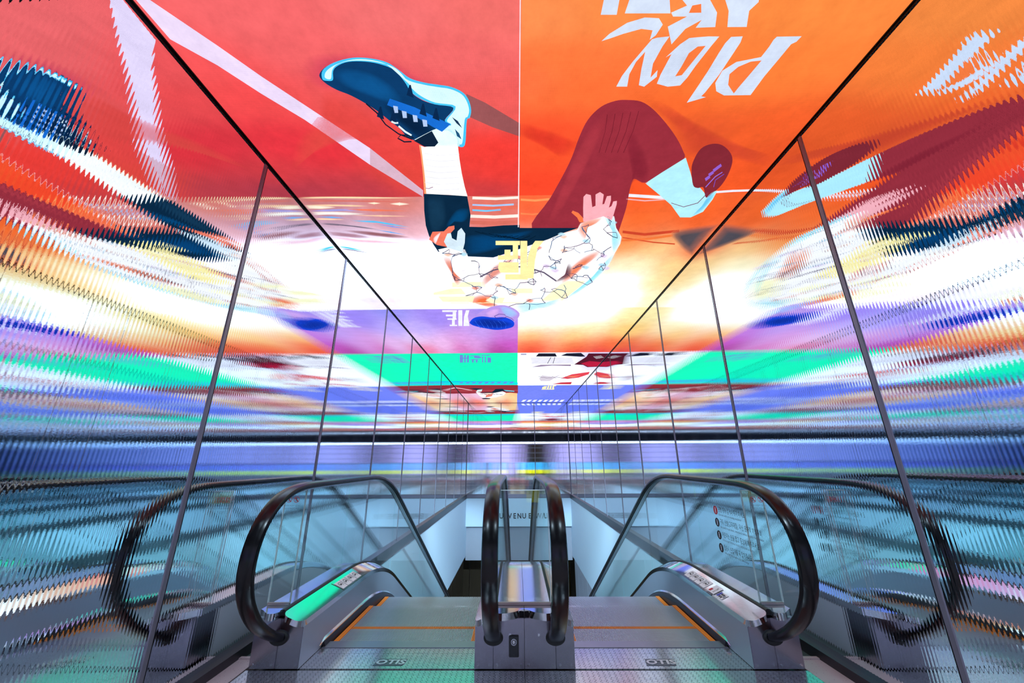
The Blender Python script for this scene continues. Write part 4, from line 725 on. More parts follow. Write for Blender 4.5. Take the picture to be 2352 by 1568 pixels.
(1,9,(212,232,246),0,[(-0.719,3.028),(-0.664,2.9),(-0.631,2.891),(-0.634,2.973),(-0.598,3.012),(-0.565,2.866),(-0.525,2.815),(-0.502,2.903),(-0.526,3.051),(-0.572,3.217),(-0.705,3.131)]),
(1,9,(252,236,240),2,[(-0.804,2.97),(-0.723,2.881),(-0.761,2.971),(-0.808,3.066)]),
(2,10,(255,240,168),0,[(-0.233,3.024),(-0.005,3.029),(-0.005,3.101),(-0.237,3.096)]),
(2,10,(255,240,168),0,[(-0.073,3.099),(-0.023,3.1),(-0.022,3.355),(-0.075,3.354)]),
(2,10,(255,240,168),0,[(-0.001,3.029),(0.063,3.03),(0.084,3.783),(0.006,3.782)]),
(2,10,(255,240,168),0,[(0.138,3.031),(0.219,3.033),(0.166,3.164),(0.152,3.404),(0.154,3.785),(0.077,3.783),(0.078,3.312),(0.104,3.123)]),
(2,10,(255,240,168),0,[(-0.224,3.284),(-0.072,3.287),(-0.073,3.372),(-0.228,3.369)]),
(2,10,(255,240,168),0,[(-0.154,3.179),(-0.096,3.18),(-0.098,3.291),(-0.158,3.29)]),
(2,10,(255,240,168),0,[(-0.219,3.42),(-0.016,3.424),(-0.015,3.647),(-0.216,3.643),(-0.236,3.54)]),
(2,10,(255,240,168),0,[(-0.161,3.683),(0.087,3.688),(0.09,3.811),(-0.164,3.806)]),
(2,7,(255,250,206),0,[(-0.782,3.867),(-0.411,3.864),(-0.407,3.982),(-0.803,3.992)]),
(2,7,(255,250,206),0,[(-0.823,4.029),(-0.7,4.032),(-0.666,4.193),(-1.066,4.201),(-1.052,4.136)]),
(2,7,(255,250,206),0,[(-1.019,4.253),(-0.558,4.246),(-0.608,4.44),(-0.992,4.413)]),
(2,7,(255,250,206),0,[(0.285,4.405),(0.428,4.056),(0.514,3.863),(0.752,3.868),(0.721,4),(0.552,4.411)]),
(2,7,(255,250,206),0,[(-0.418,4.301),(-0.186,4.306),(-0.221,4.467),(-0.429,4.444)]),
(2,7,(255,250,206),0,[(-0.095,4.045),(0.152,4.05),(0.157,4.178),(-0.097,4.173)]),
(2,7,(255,250,206),0,[(-0.936,4.433),(0.169,4.458),(-0.011,4.483),(-0.882,4.471)]),
(1,9,(184,150,232),1,[(-0.609,4.915),(-0.497,4.714),(-0.347,4.574),(-0.193,4.547),(-0.056,4.684),(0.007,4.86),(-0.021,5.037),(-0.092,5.176),(-0.312,5.114),(-0.507,5.016)]),
(1,10,(216,170,236),2,[(-0.456,4.798),(-0.289,4.638),(-0.299,4.844),(-0.42,4.973)]),
(1,10,(160,196,250),2,[(-0.256,4.6),(-0.134,4.622),(-0.025,4.851),(-0.107,4.981),(-0.203,4.89)]),
(1,10,(22,70,220),1,[(-0.732,5.161),(-0.654,4.995),(-0.533,4.935),(-0.371,4.983),(-0.206,4.978),(-0.092,5.119),(-0.073,5.295),(-0.13,5.427),(-0.331,5.517),(-0.507,5.449),(-0.673,5.331),(-0.729,5.239)]),
(1,11,(14,44,150),2,[(-0.709,5.181),(-0.54,5.016),(-0.309,5.067),(-0.11,5.239),(-0.219,5.424),(-0.504,5.417)]),
(1,11,(50,110,246),0,[(-0.652,5.111),(-0.633,5.257),(-0.598,5.437),(-0.591,5.424),(-0.627,5.246),(-0.646,5.101)]),
(1,11,(50,110,246),0,[(-0.585,5.113),(-0.561,5.258),(-0.534,5.438),(-0.527,5.427),(-0.554,5.248),(-0.579,5.102)]),
(1,11,(50,110,246),0,[(-0.517,5.115),(-0.488,5.26),(-0.47,5.438),(-0.463,5.43),(-0.482,5.25),(-0.511,5.104)]),
(1,11,(50,110,246),0,[(-0.45,5.116),(-0.415,5.261),(-0.405,5.439),(-0.399,5.432),(-0.409,5.252),(-0.444,5.105)]),
(1,11,(50,110,246),0,[(-0.382,5.118),(-0.342,5.263),(-0.341,5.439),(-0.334,5.436),(-0.336,5.254),(-0.376,5.106)]),
(1,11,(50,110,246),0,[(-0.314,5.12),(-0.27,5.264),(-0.277,5.439),(-0.27,5.439),(-0.263,5.256),(-0.309,5.108)]),
(1,11,(50,110,246),0,[(-0.246,5.122),(-0.197,5.265),(-0.213,5.439),(-0.206,5.442),(-0.191,5.258),(-0.242,5.109)]),
(1,11,(60,50,120),0,[(-0.351,4.938),(-0.283,4.861),(-0.204,4.88),(-0.188,4.964),(-0.258,5.023),(-0.33,5.003),(-0.349,4.925),(-0.355,4.936),(-0.333,5.02),(-0.258,5.04),(-0.184,4.975),(-0.201,4.865),(-0.283,4.845),(-0.353,4.923)]),
(1,11,(60,50,120),0,[(-0.186,4.942),(-0.109,5.033),(-0.077,5.126),(-0.073,5.113),(-0.106,5.019),(-0.184,4.926)]),
(2,8,(240,240,255),0,[(-1.053,4.693),(-0.854,4.698),(-0.864,4.764),(-1.065,4.759)]),
(2,8,(240,240,255),0,[(-0.921,4.762),(-0.874,4.763),(-0.911,5.007),(-0.961,5.006)]),
(2,8,(240,240,255),0,[(-0.834,4.698),(-0.779,4.7),(-0.866,5.326),(-0.927,5.324)]),
(2,8,(240,240,255),0,[(-0.729,4.701),(-0.682,4.702),(-0.731,4.921),(-0.757,5.328),(-0.813,5.327),(-0.848,5.326),(-0.792,4.964)]),
(2,8,(240,240,255),0,[(-1.03,4.853),(-0.936,4.855),(-0.948,4.925),(-1.043,4.923)]),
(2,8,(240,240,255),0,[(-1.037,5.004),(-0.905,5.007),(-0.913,5.062),(-1.047,5.059)]),
(2,8,(240,240,255),0,[(-0.98,5.06),(-0.938,5.061),(-0.972,5.273),(-1.015,5.272)]),
(2,8,(240,240,255),0,[(-1.049,5.266),(-0.935,5.269),(-0.944,5.329),(-1.059,5.326)]),
(2,4,(208,220,242),0,[(1.232,1.287),(1.352,1.287),(1.344,1.312),(1.326,1.323),(1.313,1.396),(1.296,1.483),(1.286,1.592),(1.137,1.592),(1.08,1.566),(1.05,1.518),(1.053,1.451),(1.102,1.406),(1.215,1.383),(1.224,1.334),(1.225,1.302)]),
(2,5,(250,122,62),0,[(1.228,1.4),(1.175,1.405),(1.126,1.431),(1.101,1.47),(1.126,1.529),(1.185,1.58),(1.193,1.541),(1.212,1.467)]),
(2,4,(208,220,242),0,[(1.009,1.285),(1.064,1.283),(1.069,1.311),(1.06,1.379),(1.047,1.474),(1.02,1.574),(1.01,1.595),(1.039,1.601),(0.945,1.634),(0.963,1.537),(0.978,1.45),(0.988,1.36),(0.995,1.314)]),
(2,4,(208,220,242),0,[(0.846,1.284),(0.896,1.281),(0.95,1.282),(0.932,1.327),(0.9,1.421),(0.883,1.486),(0.863,1.529),(0.797,1.535),(0.731,1.517),(0.733,1.465),(0.75,1.361),(0.726,1.378),(0.774,1.315),(0.807,1.287)]),
(2,5,(250,122,62),0,[(0.904,1.324),(0.866,1.327),(0.836,1.358),(0.826,1.429),(0.815,1.477),(0.848,1.471),(0.874,1.402)]),
(2,4,(208,220,242),0,[(0.649,1.283),(0.707,1.278),(0.69,1.324),(0.672,1.408),(0.685,1.483),(0.708,1.442),(0.717,1.478),(0.667,1.533),(0.635,1.524),(0.621,1.437),(0.612,1.348),(0.581,1.398),(0.565,1.462),(0.573,1.531),(0.513,1.53),(0.528,1.471),(0.563,1.398),(0.626,1.29)]),
(2,4,(208,220,242),0,[(0.38,1.295),(0.412,1.262),(0.484,1.216),(0.56,1.195),(0.627,1.199),(0.655,1.226),(0.638,1.273),(0.616,1.292),(0.615,1.25),(0.559,1.243),(0.48,1.263),(0.417,1.284)]),
(2,4,(208,220,242),0,[(0.354,1.102),(0.422,1.103),(0.426,1.182),(0.352,1.181)]),
(2,4,(208,220,242),0,[(0.469,1.112),(0.533,1.113),(0.643,1.115),(0.673,1.18),(0.462,1.177)]),
(2,4,(208,220,242),0,[(0.69,1.116),(0.816,1.117),(0.887,1.18),(0.909,1.24),(0.817,1.242),(0.83,1.209),(0.77,1.246),(0.731,1.315),(0.682,1.235),(0.755,1.194),(0.69,1.193),(0.675,1.177),(0.736,1.15)]),
(2,4,(208,220,242),0,[(0.887,1.118),(1.044,1.121),(1.053,1.141),(1.031,1.175),(1.059,1.242),(0.967,1.241),(0.937,1.174)]),
(2,5,(250,122,62),0,[(0.76,1.15),(0.797,1.144),(0.814,1.179),(0.757,1.179)]),
(3,4,(104,140,214),0,[(-1.142,6.955),(-1.078,6.957),(-1.16,7.558),(-1.23,7.556)]),
(3,4,(104,140,214),0,[(-1.056,6.957),(-1.024,6.958),(-1.102,7.56),(-1.137,7.559)]),
(3,4,(104,140,214),0,[(-1.005,6.983),(-0.968,6.984),(-1.039,7.562),(-1.079,7.561)]),
(3,4,(104,140,214),0,[(-0.942,7.001),(-0.758,7.006),(-0.764,7.071),(-0.95,7.066)]),
(3,4,(104,140,214),0,[(-0.873,7.068),(-0.818,7.069),(-0.829,7.169),(-0.884,7.168)]),
(3,4,(104,140,214),0,[(-0.966,7.294),(-0.808,7.298),(-0.815,7.369),(-0.974,7.364)]),
(3,4,(104,140,214),0,[(-0.951,7.365),(-0.917,7.366),(-0.939,7.565),(-0.974,7.564)]),
(3,4,(104,140,214),0,[(-0.871,7.367),(-0.837,7.368),(-0.857,7.567),(-0.892,7.566)]),
(3,4,(104,140,214),0,[(-0.732,6.966),(-0.559,6.971),(-0.563,7.028),(-0.737,7.023)]),
(3,4,(104,140,214),0,[(-0.721,7.089),(-0.699,7.089),(-0.741,7.571),(-0.764,7.57)]),
(3,4,(104,140,214),0,[(-0.666,7.09),(-0.644,7.091),(-0.682,7.573),(-0.706,7.572)]),
(3,4,(104,140,214),0,[(-0.618,7.175),(-0.547,7.177),(-0.573,7.576),(-0.647,7.574)]),
(3,4,(104,140,214),0,[(-1.15,7.16),(-1.017,7.164),(-1.028,7.249),(-1.162,7.245)]),
(3,4,(104,140,214),0,[(-0.738,7.155),(-0.749,7.189),(-0.773,7.216),(-0.806,7.231),(-0.841,7.23),(-0.871,7.213),(-0.89,7.185),(-0.894,7.15),(-0.882,7.117),(-0.858,7.09),(-0.825,7.076),(-0.791,7.077),(-0.761,7.093),(-0.742,7.121)]),
(3,4,(90,150,226),0,[(-1.58,9.756),(-1.473,9.525),(-1.387,9.528),(-1.49,9.789)]),
(3,4,(90,150,226),0,[(-1.415,9.762),(-1.312,9.531),(-1.225,9.534),(-1.324,9.795)]),
(3,4,(90,150,226),0,[(-1.249,9.768),(-1.15,9.536),(-1.063,9.539),(-1.158,9.801)]),
(3,4,(90,150,226),0,[(-1.084,9.774),(-0.988,9.542),(-0.901,9.545),(-0.992,9.807)]),
(3,4,(90,150,226),0,[(-0.918,9.78),(-0.826,9.548),(-0.739,9.551),(-0.826,9.813)]),
(3,4,(90,150,226),0,[(-0.752,9.785),(-0.664,9.553),(-0.577,9.556),(-0.659,9.819)]),
(3,4,(90,150,226),0,[(-0.586,9.791),(-0.502,9.559),(-0.415,9.562),(-0.493,9.825)]),
(3,4,(90,150,226),0,[(-0.42,9.797),(-0.339,9.565),(-0.252,9.568),(-0.326,9.831)]),
(3,4,(90,150,226),0,[(-0.254,9.803),(-0.177,9.57),(-0.089,9.573),(-0.159,9.837)]),
(3,4,(20,190,240),0,[(-1.891,9.51),(-1.537,9.466),(-0.098,9.544),(-0.098,9.631),(-1.796,9.63)]),
(3,4,(40,180,240),0,[(-2.927,7.025),(-2.335,7.026),(-2.308,7.477),(-2.694,7.521),(-3.107,7.5)]),
(3,3,(20,225,230),0,[(-2.698,9.716),(-0.005,9.693),(-0.004,9.996),(-2.753,9.928)]),
(3,4,(30,30,46),0,[(0.347,7.12),(0.389,6.896),(0.711,6.905),(0.766,7.132)]),
(3,4,(28,30,48),0,[(0.836,7.068),(0.93,6.911),(1.204,6.888),(1.336,7.148),(1.245,7.162)]),
(3,4,(84,24,44),0,[(1.206,7.792),(1.356,7.166),(1.356,6.923),(1.744,6.934),(2.159,7.52),(2.215,7.726),(1.983,7.748),(1.92,7.993),(1.538,8.043),(1.404,7.837)]),
(3,4,(206,30,70),0,[(1.334,7.7),(1.485,7.5),(1.737,7.599),(1.886,7.952),(1.555,8.003)]),
(3,4,(230,230,240),0,[(1.487,7.153),(1.624,7.075),(1.728,7.244),(1.592,7.343)]),
(3,4,(214,206,220),0,[(0.535,9.234),(0.581,8.849),(0.953,9.064),(1.034,8.766),(0.826,9.52),(0.597,9.54)]),
(3,4,(226,70,84),0,[(1.078,9.199),(1.294,8.75),(1.673,8.504),(1.695,8.763),(1.515,9.135),(1.257,9.285)]),
(3,4,(200,50,66),0,[(0.922,9.937),(1.139,9.733),(1.426,9.685),(1.439,9.986)]),
(3,4,(150,130,160),0,[(0.304,7.994),(0.488,7.8),(1.133,7.79),(1.153,7.929),(0.735,7.876),(0.45,7.968)]),
(3,4,(206,200,244),0,[(2.087,7.17),(2.515,7.183),(2.707,7.77),(2.233,7.708)]),
(3,4,(232,232,246),0,[(0.25,7.201),(1.077,7.225),(1.196,7.724),(0.815,7.713),(0.292,7.697)]),
(3,4,(170,170,200),0,[(0.046,6.902),(0.154,6.905),(0.156,7),(0.047,6.997)]),
(3,4,(40,40,60),0,[(1.744,6.934),(2.44,6.954),(2.488,7.099),(1.905,7.148)]),
(3,4,(250,130,100),0,[(1.164,8.994),(1.524,8.855),(1.357,9.195)]),
(3,5,(50,40,70),0,[(0.648,7.169),(0.631,7.419),(0.617,7.667),(0.628,7.689),(0.642,7.44),(0.659,7.189)]),
(3,5,(50,40,70),0,[(0.724,7.175),(0.73,7.427),(0.735,7.675),(0.747,7.688),(0.741,7.438),(0.735,7.186)]),
(3,5,(120,100,130),0,[(0.507,8.991),(0.625,9.124),(0.625,9.085),(0.507,8.952)]),
(3,5,(120,100,130),0,[(0.622,9.072),(0.742,9.195),(0.74,9.154),(0.621,9.033)]),
(3,5,(120,100,130),0,[(0.74,9.155),(0.849,9.133),(0.845,9.092),(0.736,9.114)]),
(3,5,(120,100,130),0,[(0.835,9.001),(0.965,9.201),(0.964,9.162),(0.835,8.964)]),
(3,5,(120,100,130),0,[(0.954,9.084),(1.071,9.14),(1.067,9.099),(0.951,9.043)]),
(3,5,(120,100,130),0,[(1.074,9.167),(1.191,9.21),(1.187,9.169),(1.07,9.125)]),
(3,5,(120,100,130),0,[(1.166,9.013),(1.293,9.147),(1.29,9.107),(1.163,8.974)]),
(3,5,(120,100,130),0,[(1.286,9.095),(1.415,9.217),(1.411,9.177),(1.283,9.055)]),
(3,3,(150,48,60),0,[(-1.901,9.981),(0.002,10.05),(0.007,11.363),(-0.226,11.244),(-0.562,11.341),(-1.031,11.24),(-1.52,11.359),(-2.122,11.238)]),
(3,4,(176,70,80),0,[(-1.996,10.78),(0.005,10.781),(0.005,10.934),(-2.027,10.96)]),
(3,4,(240,200,210),0,[(-1.835,10.348),(-1.603,10.573),(-1.348,10.884),(-1.332,10.779),(-1.586,10.473),(-1.817,10.252)]),
(3,5,(20,40,60),0,[(-1.389,10.482),(-1.188,10.466),(-1.006,10.545),(-1.035,10.741),(-1.216,10.734)]),
(3,5,(220,250,255),0,[(-1.165,10.686),(-1.011,10.569),(-1.08,10.996),(-1.25,11.069)]),
(3,5,(14,40,60),0,[(-0.774,11.114),(-0.642,10.607),(-0.438,10.566),(-0.359,10.92),(-0.106,10.982),(-0.13,11.086),(-0.453,10.968),(-0.651,11.227),(-1.083,11.293),(-1.167,11.18)]),
(3,6,(250,246,252),0,[(-1.259,11.042),(-1.141,11.154),(-1.015,11.636),(-0.75,11.292),(-0.454,10.994),(-0.363,11.239),(-0.428,11.66),(-0.697,12.104),(-1.015,12.283),(-1.153,12.086),(-1.224,11.776)]),
(3,7,(232,130,110),0,[(-0.991,11.637),(-0.754,11.361),(-0.834,11.867),(-1.051,12.09)]),
(3,7,(24,34,60),0,[(-1.205,12.275),(-1.059,12.184),(-0.887,12.288),(-0.949,12.449),(-1.158,12.441)]),
(3,5,(100,220,246),0,[(-0.423,10.764),(-0.106,10.93),(-0.106,11.087),(-0.36,10.972)]),
(3,7,(80,70,100),0,[(-1.163,11.375),(-1.08,11.52),(-1.072,11.459),(-1.155,11.315)]),
(3,7,(80,70,100),0,[(-1.051,11.465),(-0.963,11.583),(-0.956,11.52),(-1.044,11.403)]),
(3,7,(80,70,100),0,[(-0.935,11.556),(-0.837,11.531),(-0.833,11.467),(-0.931,11.492)]),
(3,7,(80,70,100),0,[(-0.805,11.389),(-0.721,11.592),(-0.714,11.531),(-0.798,11.33)]),
(3,7,(80,70,100),0,[(-0.689,11.48),(-0.595,11.541),(-0.591,11.477),(-0.685,11.417)]),
(3,7,(80,70,100),0,[(-0.572,11.57),(-0.476,11.603),(-0.473,11.539),(-0.569,11.506)]),
(3,4,(255,244,190),0,[(0.688,10.393),(0.742,10.234),(0.818,10.236),(0.805,10.637),(0.704,10.633)]),
(3,4,(255,244,190),0,[(0.833,10.147),(0.876,10.148),(0.887,10.739),(0.835,10.737)]),
(3,4,(255,244,190),0,[(0.897,10.149),(0.94,10.15),(0.965,10.742),(0.91,10.74)]),
(3,4,(255,244,190),0,[(0.96,10.129),(1.067,10.133),(1.055,10.222),(1.007,10.289),(1.062,10.746),(0.994,10.743)]),
(3,4,(255,244,190),0,[(0.694,10.657),(1.044,10.671),(1.053,10.77),(0.689,10.756)]),
(3,4,(236,240,252),0,[(0.128,13.087),(0.189,12.666),(0.307,12.637),(0.224,13.128)]),
(3,4,(236,240,252),0,[(0.319,13.095),(0.375,12.674),(0.493,12.645),(0.416,13.136)]),
(3,4,(236,240,252),0,[(0.511,13.104),(0.561,12.682),(0.678,12.653),(0.609,13.144)]),
(3,4,(236,240,252),0,[(0.703,13.112),(0.747,12.69),(0.864,12.661),(0.801,13.153)]),
(3,4,(236,240,252),0,[(0.895,13.12),(0.933,12.698),(1.05,12.669),(0.994,13.161)]),
(3,4,(236,240,252),0,[(1.087,13.129),(1.119,12.706),(1.236,12.677),(1.187,13.17)]),
(3,4,(236,240,252),0,[(1.28,13.137),(1.306,12.714),(1.422,12.685),(1.38,13.178)]),
(3,4,(236,240,252),0,[(1.472,13.146),(1.492,12.722),(1.608,12.692),(1.573,13.187)]),
]
ZONES = [
(-1.746,0,1.075,2.408,40,46,[(-1.222,1.17,242,104,106),(-0.617,1.179,238,112,112),(-0.111,1.186,240,112,106),(-1.653,1.406,240,84,86),(-1.573,1.554,238,74,76),(-1.552,1.887,226,52,64),(-0.998,1.589,236,88,84),(-1.268,1.944,224,48,60),(-0.892,1.863,230,70,66),(-0.202,1.98,240,60,52),(-0.129,1.63,234,92,88),(-0.403,1.337,238,104,104),(-1.104,1.326,238,100,102),(-1.744,2.153,214,60,66),(-1.65,2.326,172,58,74),(-1.151,2.325,184,60,72),(-0.224,2.341,196,62,66),(-0.84,2.168,226,70,60),(-0.152,2.18,236,60,52),(-0.821,1.514,214,74,92)]),
(0,1.746,1.075,2.408,40,46,[(0.051,1.188,250,140,80),(0.492,1.177,250,138,70),(1.413,1.208,248,136,64),(1.361,1.428,252,128,58),(1.08,1.543,252,122,54),(0.018,1.478,250,112,66),(0.221,1.411,252,118,60),(0.14,1.88,248,78,46),(0.071,2.272,246,70,42),(0.256,1.916,248,84,44),(1.502,1.835,236,92,42),(1.555,2.166,240,88,40),(1.459,2.342,244,90,38),(1.091,1.829,222,84,44),(0.919,1.674,244,100,44),(1.751,2.089,226,80,40),(0.938,2.357,246,86,38),(0.356,1.532,250,110,54)]),
(-1.746,0,2.408,4.663,36,44,[(-1.641,2.436,198,110,104),(-1.04,2.499,214,116,98),(-0.235,2.513,220,110,92),(-1.623,2.687,176,128,148),(-1.123,2.758,192,124,136),(-0.25,2.743,220,110,96),(-1.572,2.914,206,160,186),(-0.987,2.96,226,130,130),(-0.182,2.94,230,120,110),(-1.566,3.095,250,244,252),(-1.046,3.183,255,250,250),(-1.711,3.563,255,255,255),(-1.202,3.775,255,255,255),(-1.639,4.367,250,232,250),(-1.081,4.38,252,226,246),(-0.464,3.79,255,255,255),(-0.651,4.53,255,250,250)]),
(0,1.746,2.408,4.663,36,44,[(0.081,2.519,250,100,52),(0.917,2.507,248,92,36),(1.445,2.598,244,96,34),(1.844,2.55,240,92,40),(0.124,2.689,248,96,60),(1.024,2.736,250,104,38),(1.527,2.775,240,90,34),(1.136,2.965,226,78,40),(1.739,3.237,236,84,40),(1.017,3.107,250,150,70),(1.294,3.188,255,212,140),(1.182,3.527,255,246,200),(1.6,3.535,255,214,140),(1.2,3.934,255,255,240),(1.557,3.942,255,234,170),(1.718,3.836,255,200,130),(1.279,4.432,255,255,245),(0.62,4.559,255,255,250),(1.675,4.441,255,240,186),(0.227,3.091,255,240,220)]),
(-1.746,0,4.663,6.85,36,34,[(-1.756,4.731,150,146,240),(-1.209,4.991,156,134,240),(-0.26,4.846,150,140,240),(-1.577,5.448,186,170,252),(-0.636,5.574,196,160,240),(-0.155,5.803,200,130,226),(-1.715,5.995,232,206,250),(-0.842,6.14,222,160,230),(-0.164,6.285,204,84,196),(-1.686,6.513,236,120,160),(-1.049,6.53,214,110,180),(-0.335,6.693,176,66,150),(-1.318,6.254,236,190,240)]),
(0,1.746,4.663,6.85,36,34,[(0.165,4.776,255,255,250),(0.966,4.875,255,255,245),(1.669,4.974,255,236,170),(0.185,5.296,255,252,225),(1.064,5.414,255,238,180),(1.701,5.53,255,204,120),(0.204,5.813,255,196,120),(0.925,5.831,255,204,130),(0.223,6.296,248,106,64),(1.005,6.369,248,120,66),(1.632,6.386,246,110,60),(0.238,6.709,238,66,50),(1.063,6.761,232,66,56),(1.56,6.775,226,60,70)]),
(-1.746,0,6.85,10.116,24,20,[(-2.173,7.445,30,250,190),(-0.896,8.269,26,255,190),(-0.186,7.505,30,246,186),(-1.864,9.189,20,250,200)]),
(0,1.746,6.85,10.116,24,20,[(0.268,7.518,246,244,255),(1.098,8.332,255,255,255),(0.334,9.265,250,255,255),(1.546,7.556,216,206,246),(1.553,9.306,250,246,255)]),
(-1.746,0,10.116,13.818,24,24,[(-1.745,11.463,230,160,200),(-1.263,12.068,232,200,240),(-1.878,12.404,250,236,240),(-0.53,11.511,252,224,190),(-0.123,11.448,250,190,130),(-0.569,12.459,255,244,214),(-0.128,12.115,255,220,160),(-1.353,13.008,250,110,70),(-0.44,13.048,246,120,70),(-0.609,13.459,170,50,50),(-1.706,13.41,180,60,60),(-0.878,12.731,255,236,190)]),
(0,1.746,10.116,13.818,20,20,[(0.392,10.795,118,134,244),(1.123,10.48,112,130,242),(0.576,11.97,122,136,245),(1.3,12.174,116,130,244),(0.797,13.308,96,124,244)]),
]
# ------------------------------------------------------------------ LED ceiling screen
def clip_poly(pts, x0, x1, y0, y1):
    def cut(p, ins, inter):
        r = []
        for i in range(len(p)):
            a, b = p[i - 1], p[i]
            if ins(b):
                if not ins(a): r.append(inter(a, b))
                r.append(b)
            elif ins(a): r.append(inter(a, b))
        return r
    def ix(c): return lambda a, b: (c, a[1] + (b[1] - a[1]) * (c - a[0]) / (b[0] - a[0]))
    def iy(c): return lambda a, b: (a[0] + (b[0] - a[0]) * (c - a[1]) / (b[1] - a[1]), c)
    for ins, it in ((lambda p: p[0] >= x0, ix(x0)), (lambda p: p[0] <= x1, ix(x1)), (lambda p: p[1] >= y0, iy(y0)), (lambda p: p[1] <= y1, iy(y1))):
        if not pts: return pts
        pts = cut(pts, ins, it)
    return pts

def catmull(pts, k=4):
    n = len(pts); r = []
    for i in range(n):
        p0, p1, p2, p3 = pts[i - 1], pts[i], pts[(i + 1) % n], pts[(i + 2) % n]
        for j in range(k):
            t = j / k
            r.append(tuple(0.5 * (2 * p1[a] + (p2[a] - p0[a]) * t + (2 * p0[a] - 5 * p1[a] + 4 * p2[a] - p3[a]) * t * t + (3 * p1[a] - p0[a] - 3 * p2[a] + p3[a]) * t ** 3) for a in (0, 1)))
    return r

def colour_mesh(name, verts, faces, cols, parent, mat):
    me = bpy.data.meshes.new(name)
    me.from_pydata(verts, [], faces)
    at = me.color_attributes.new('Col', 'FLOAT_COLOR', 'POINT')
    at.data.foreach_set('color', [c for q in cols for c in (q[0], q[1], q[2], q[3] if len(q) > 3 else 1.0)])
    me.materials.append(mat)
    o = bpy.data.objects.new(name, me); COL.objects.link(o); o.parent = parent
    return o

def build_screen():
    root = empty('led_screen', (0, 0, ZS))
    tag(root, 'huge glowing LED ceiling screen showing a seated person advert above the escalators', 'screen')
    v = []; f = []; c = []
    for (x0, x1, y0, y1, nx, ny, ctrl) in ZONES:
        x0 = -0.016 if x0 == 0 else x0; x1 = -0.016 if x1 == 0 else x1
        y1 = min(y1, YB - 0.01)
        boost = LED_WHITE if 2.3 < y0 < 6.0 else (1.1, 1.2, 1.3)
        cp = [(a, 3.2 * math.log(b), led((r, g, bl), boost)) for a, b, r, g, bl in ctrl]
        b0 = len(v)
        for j in range(ny + 1):
            y = y0 + (y1 - y0) * j / ny; ly = 3.2 * math.log(y)
            for i in range(nx + 1):
                x = x0 + (x1 - x0) * i / nx
                w = 0; s = [0, 0, 0]
                for a, b, col in cp:
                    d = 1.0 / (((x - a) ** 2 + (ly - b) ** 2 + 0.045) ** 1.9)
                    w += d
                    for k in range(3): s[k] += d * col[k]
                v.append((x, y, 0.0)); c.append([q / w for q in s])
        for j in range(ny):
            for i in range(nx):
                q = b0 + j * (nx + 1) + i
                f.append((q, q + nx + 1, q + nx + 2, q + 1))
    for g, layer, col, sm, pts in PICTURE:
        if sm: pts = catmull(pts)
        pts = clip_poly(pts, -1.744, 1.744, YSTART, YB - 0.012)
        if len(pts) < 3: continue
        b0 = len(v); n = len(pts); z = -0.0004 * layer; lc = lin(col)
        if sm == 2:                       # soft patch: solid core, fading rim
            mx = sum(q[0] for q in pts) / n; my = sum(q[1] for q in pts) / n
            for k, al in ((1.10, 0.0), (0.74, 0.75), (0.36, 1.0)):
                for q in pts:
                    x = min(1.744, max(-1.744, mx + (q[0] - mx) * k)); y = max(YSTART, my + (q[1] - my) * k)
                    v.append((x, y, z)); c.append(lc + (al,))
            for r_ in (0, 1):
                for i in range(n):
                    j = (i + 1) % n
                    f.append((b0 + r_ * n + i, b0 + r_ * n + j, b0 + (r_ + 1) * n + j, b0 + (r_ + 1) * n + i))
            f.append(tuple(range(b0 + 2 * n, b0 + 3 * n)))
            continue
        for q in pts:
            v.append((q[0], q[1], z)); c.append(lc)
        f.append(tuple(range(b0, b0 + n)))
    colour_mesh('display_surface', v, f, c, root, M_SCREEN)
    MB().box(-1.746, 1.746, YSTART, YB - 0.008, ZS + 0.004, ZS + 0.08).build('screen_housing', M_BLACK, root)
    MB().box(-1.746, 1.746, YSTART - 0.02, YSTART - 0.001, ZS - 0.004, ZS + 0.08).build('edge_frame', M_BLACK, root)
    for s, x in ((-1, XL), (1, XR)):
        MB().box(min(s * 1.746, s * 1.7475), max(s * 1.746, s * 1.7475), YSTART, YB - 0.008, ZS - 0.006, ZS + 0.08).build('edge_frame', M_BLACK, root)
build_screen()

# ------------------------------------------------------------------ mirror walls
RIB = 0.0175
def rib_panel_mesh(name, width, z0, z1, amp=0.000068):
    n = max(1, round(width / RIB)); seg = 8
    cols = n * seg
    v = []; f = []
    for i in range(cols + 1):
        t = i / cols * width
        d = amp * math.sin(2 * math.pi * i / seg)
        v.append((t, d, z0)); v.append((t, d, z1))
    for i in range(cols):
        f.append((2 * i, 2 * i + 2, 2 * i + 3, 2 * i + 1))
    me = bpy.data.meshes.new(name); me.from_pydata(v, [], f)
    me.polygons.foreach_set('use_smooth', [True] * len(f))
    me.materials.append(M_MIRROR)
    return me

def mirror_wall(name, seams, place, rot):
    """seams: positions along the wall; place(t) -> world xy of the mirror face"""
    root = empty(name, (0, 0, 0)); tag(root, kind='structure')
    cache = {}
    for a, b in zip(seams[:-1], seams[1:]):
        w = round(b - a - 0.006, 3)
        if w not in cache: cache[w] = rib_panel_mesh('mirror_panel', w, ZM, ZC)
        o = bpy.data.objects.new('mirror_panel', cache[w]); COL.objects.link(o); o.parent = root
        x, y = place(a + 0.003)
        o.location = (x, y, 0); o.rotation_euler = (0, 0, rot)
    return root

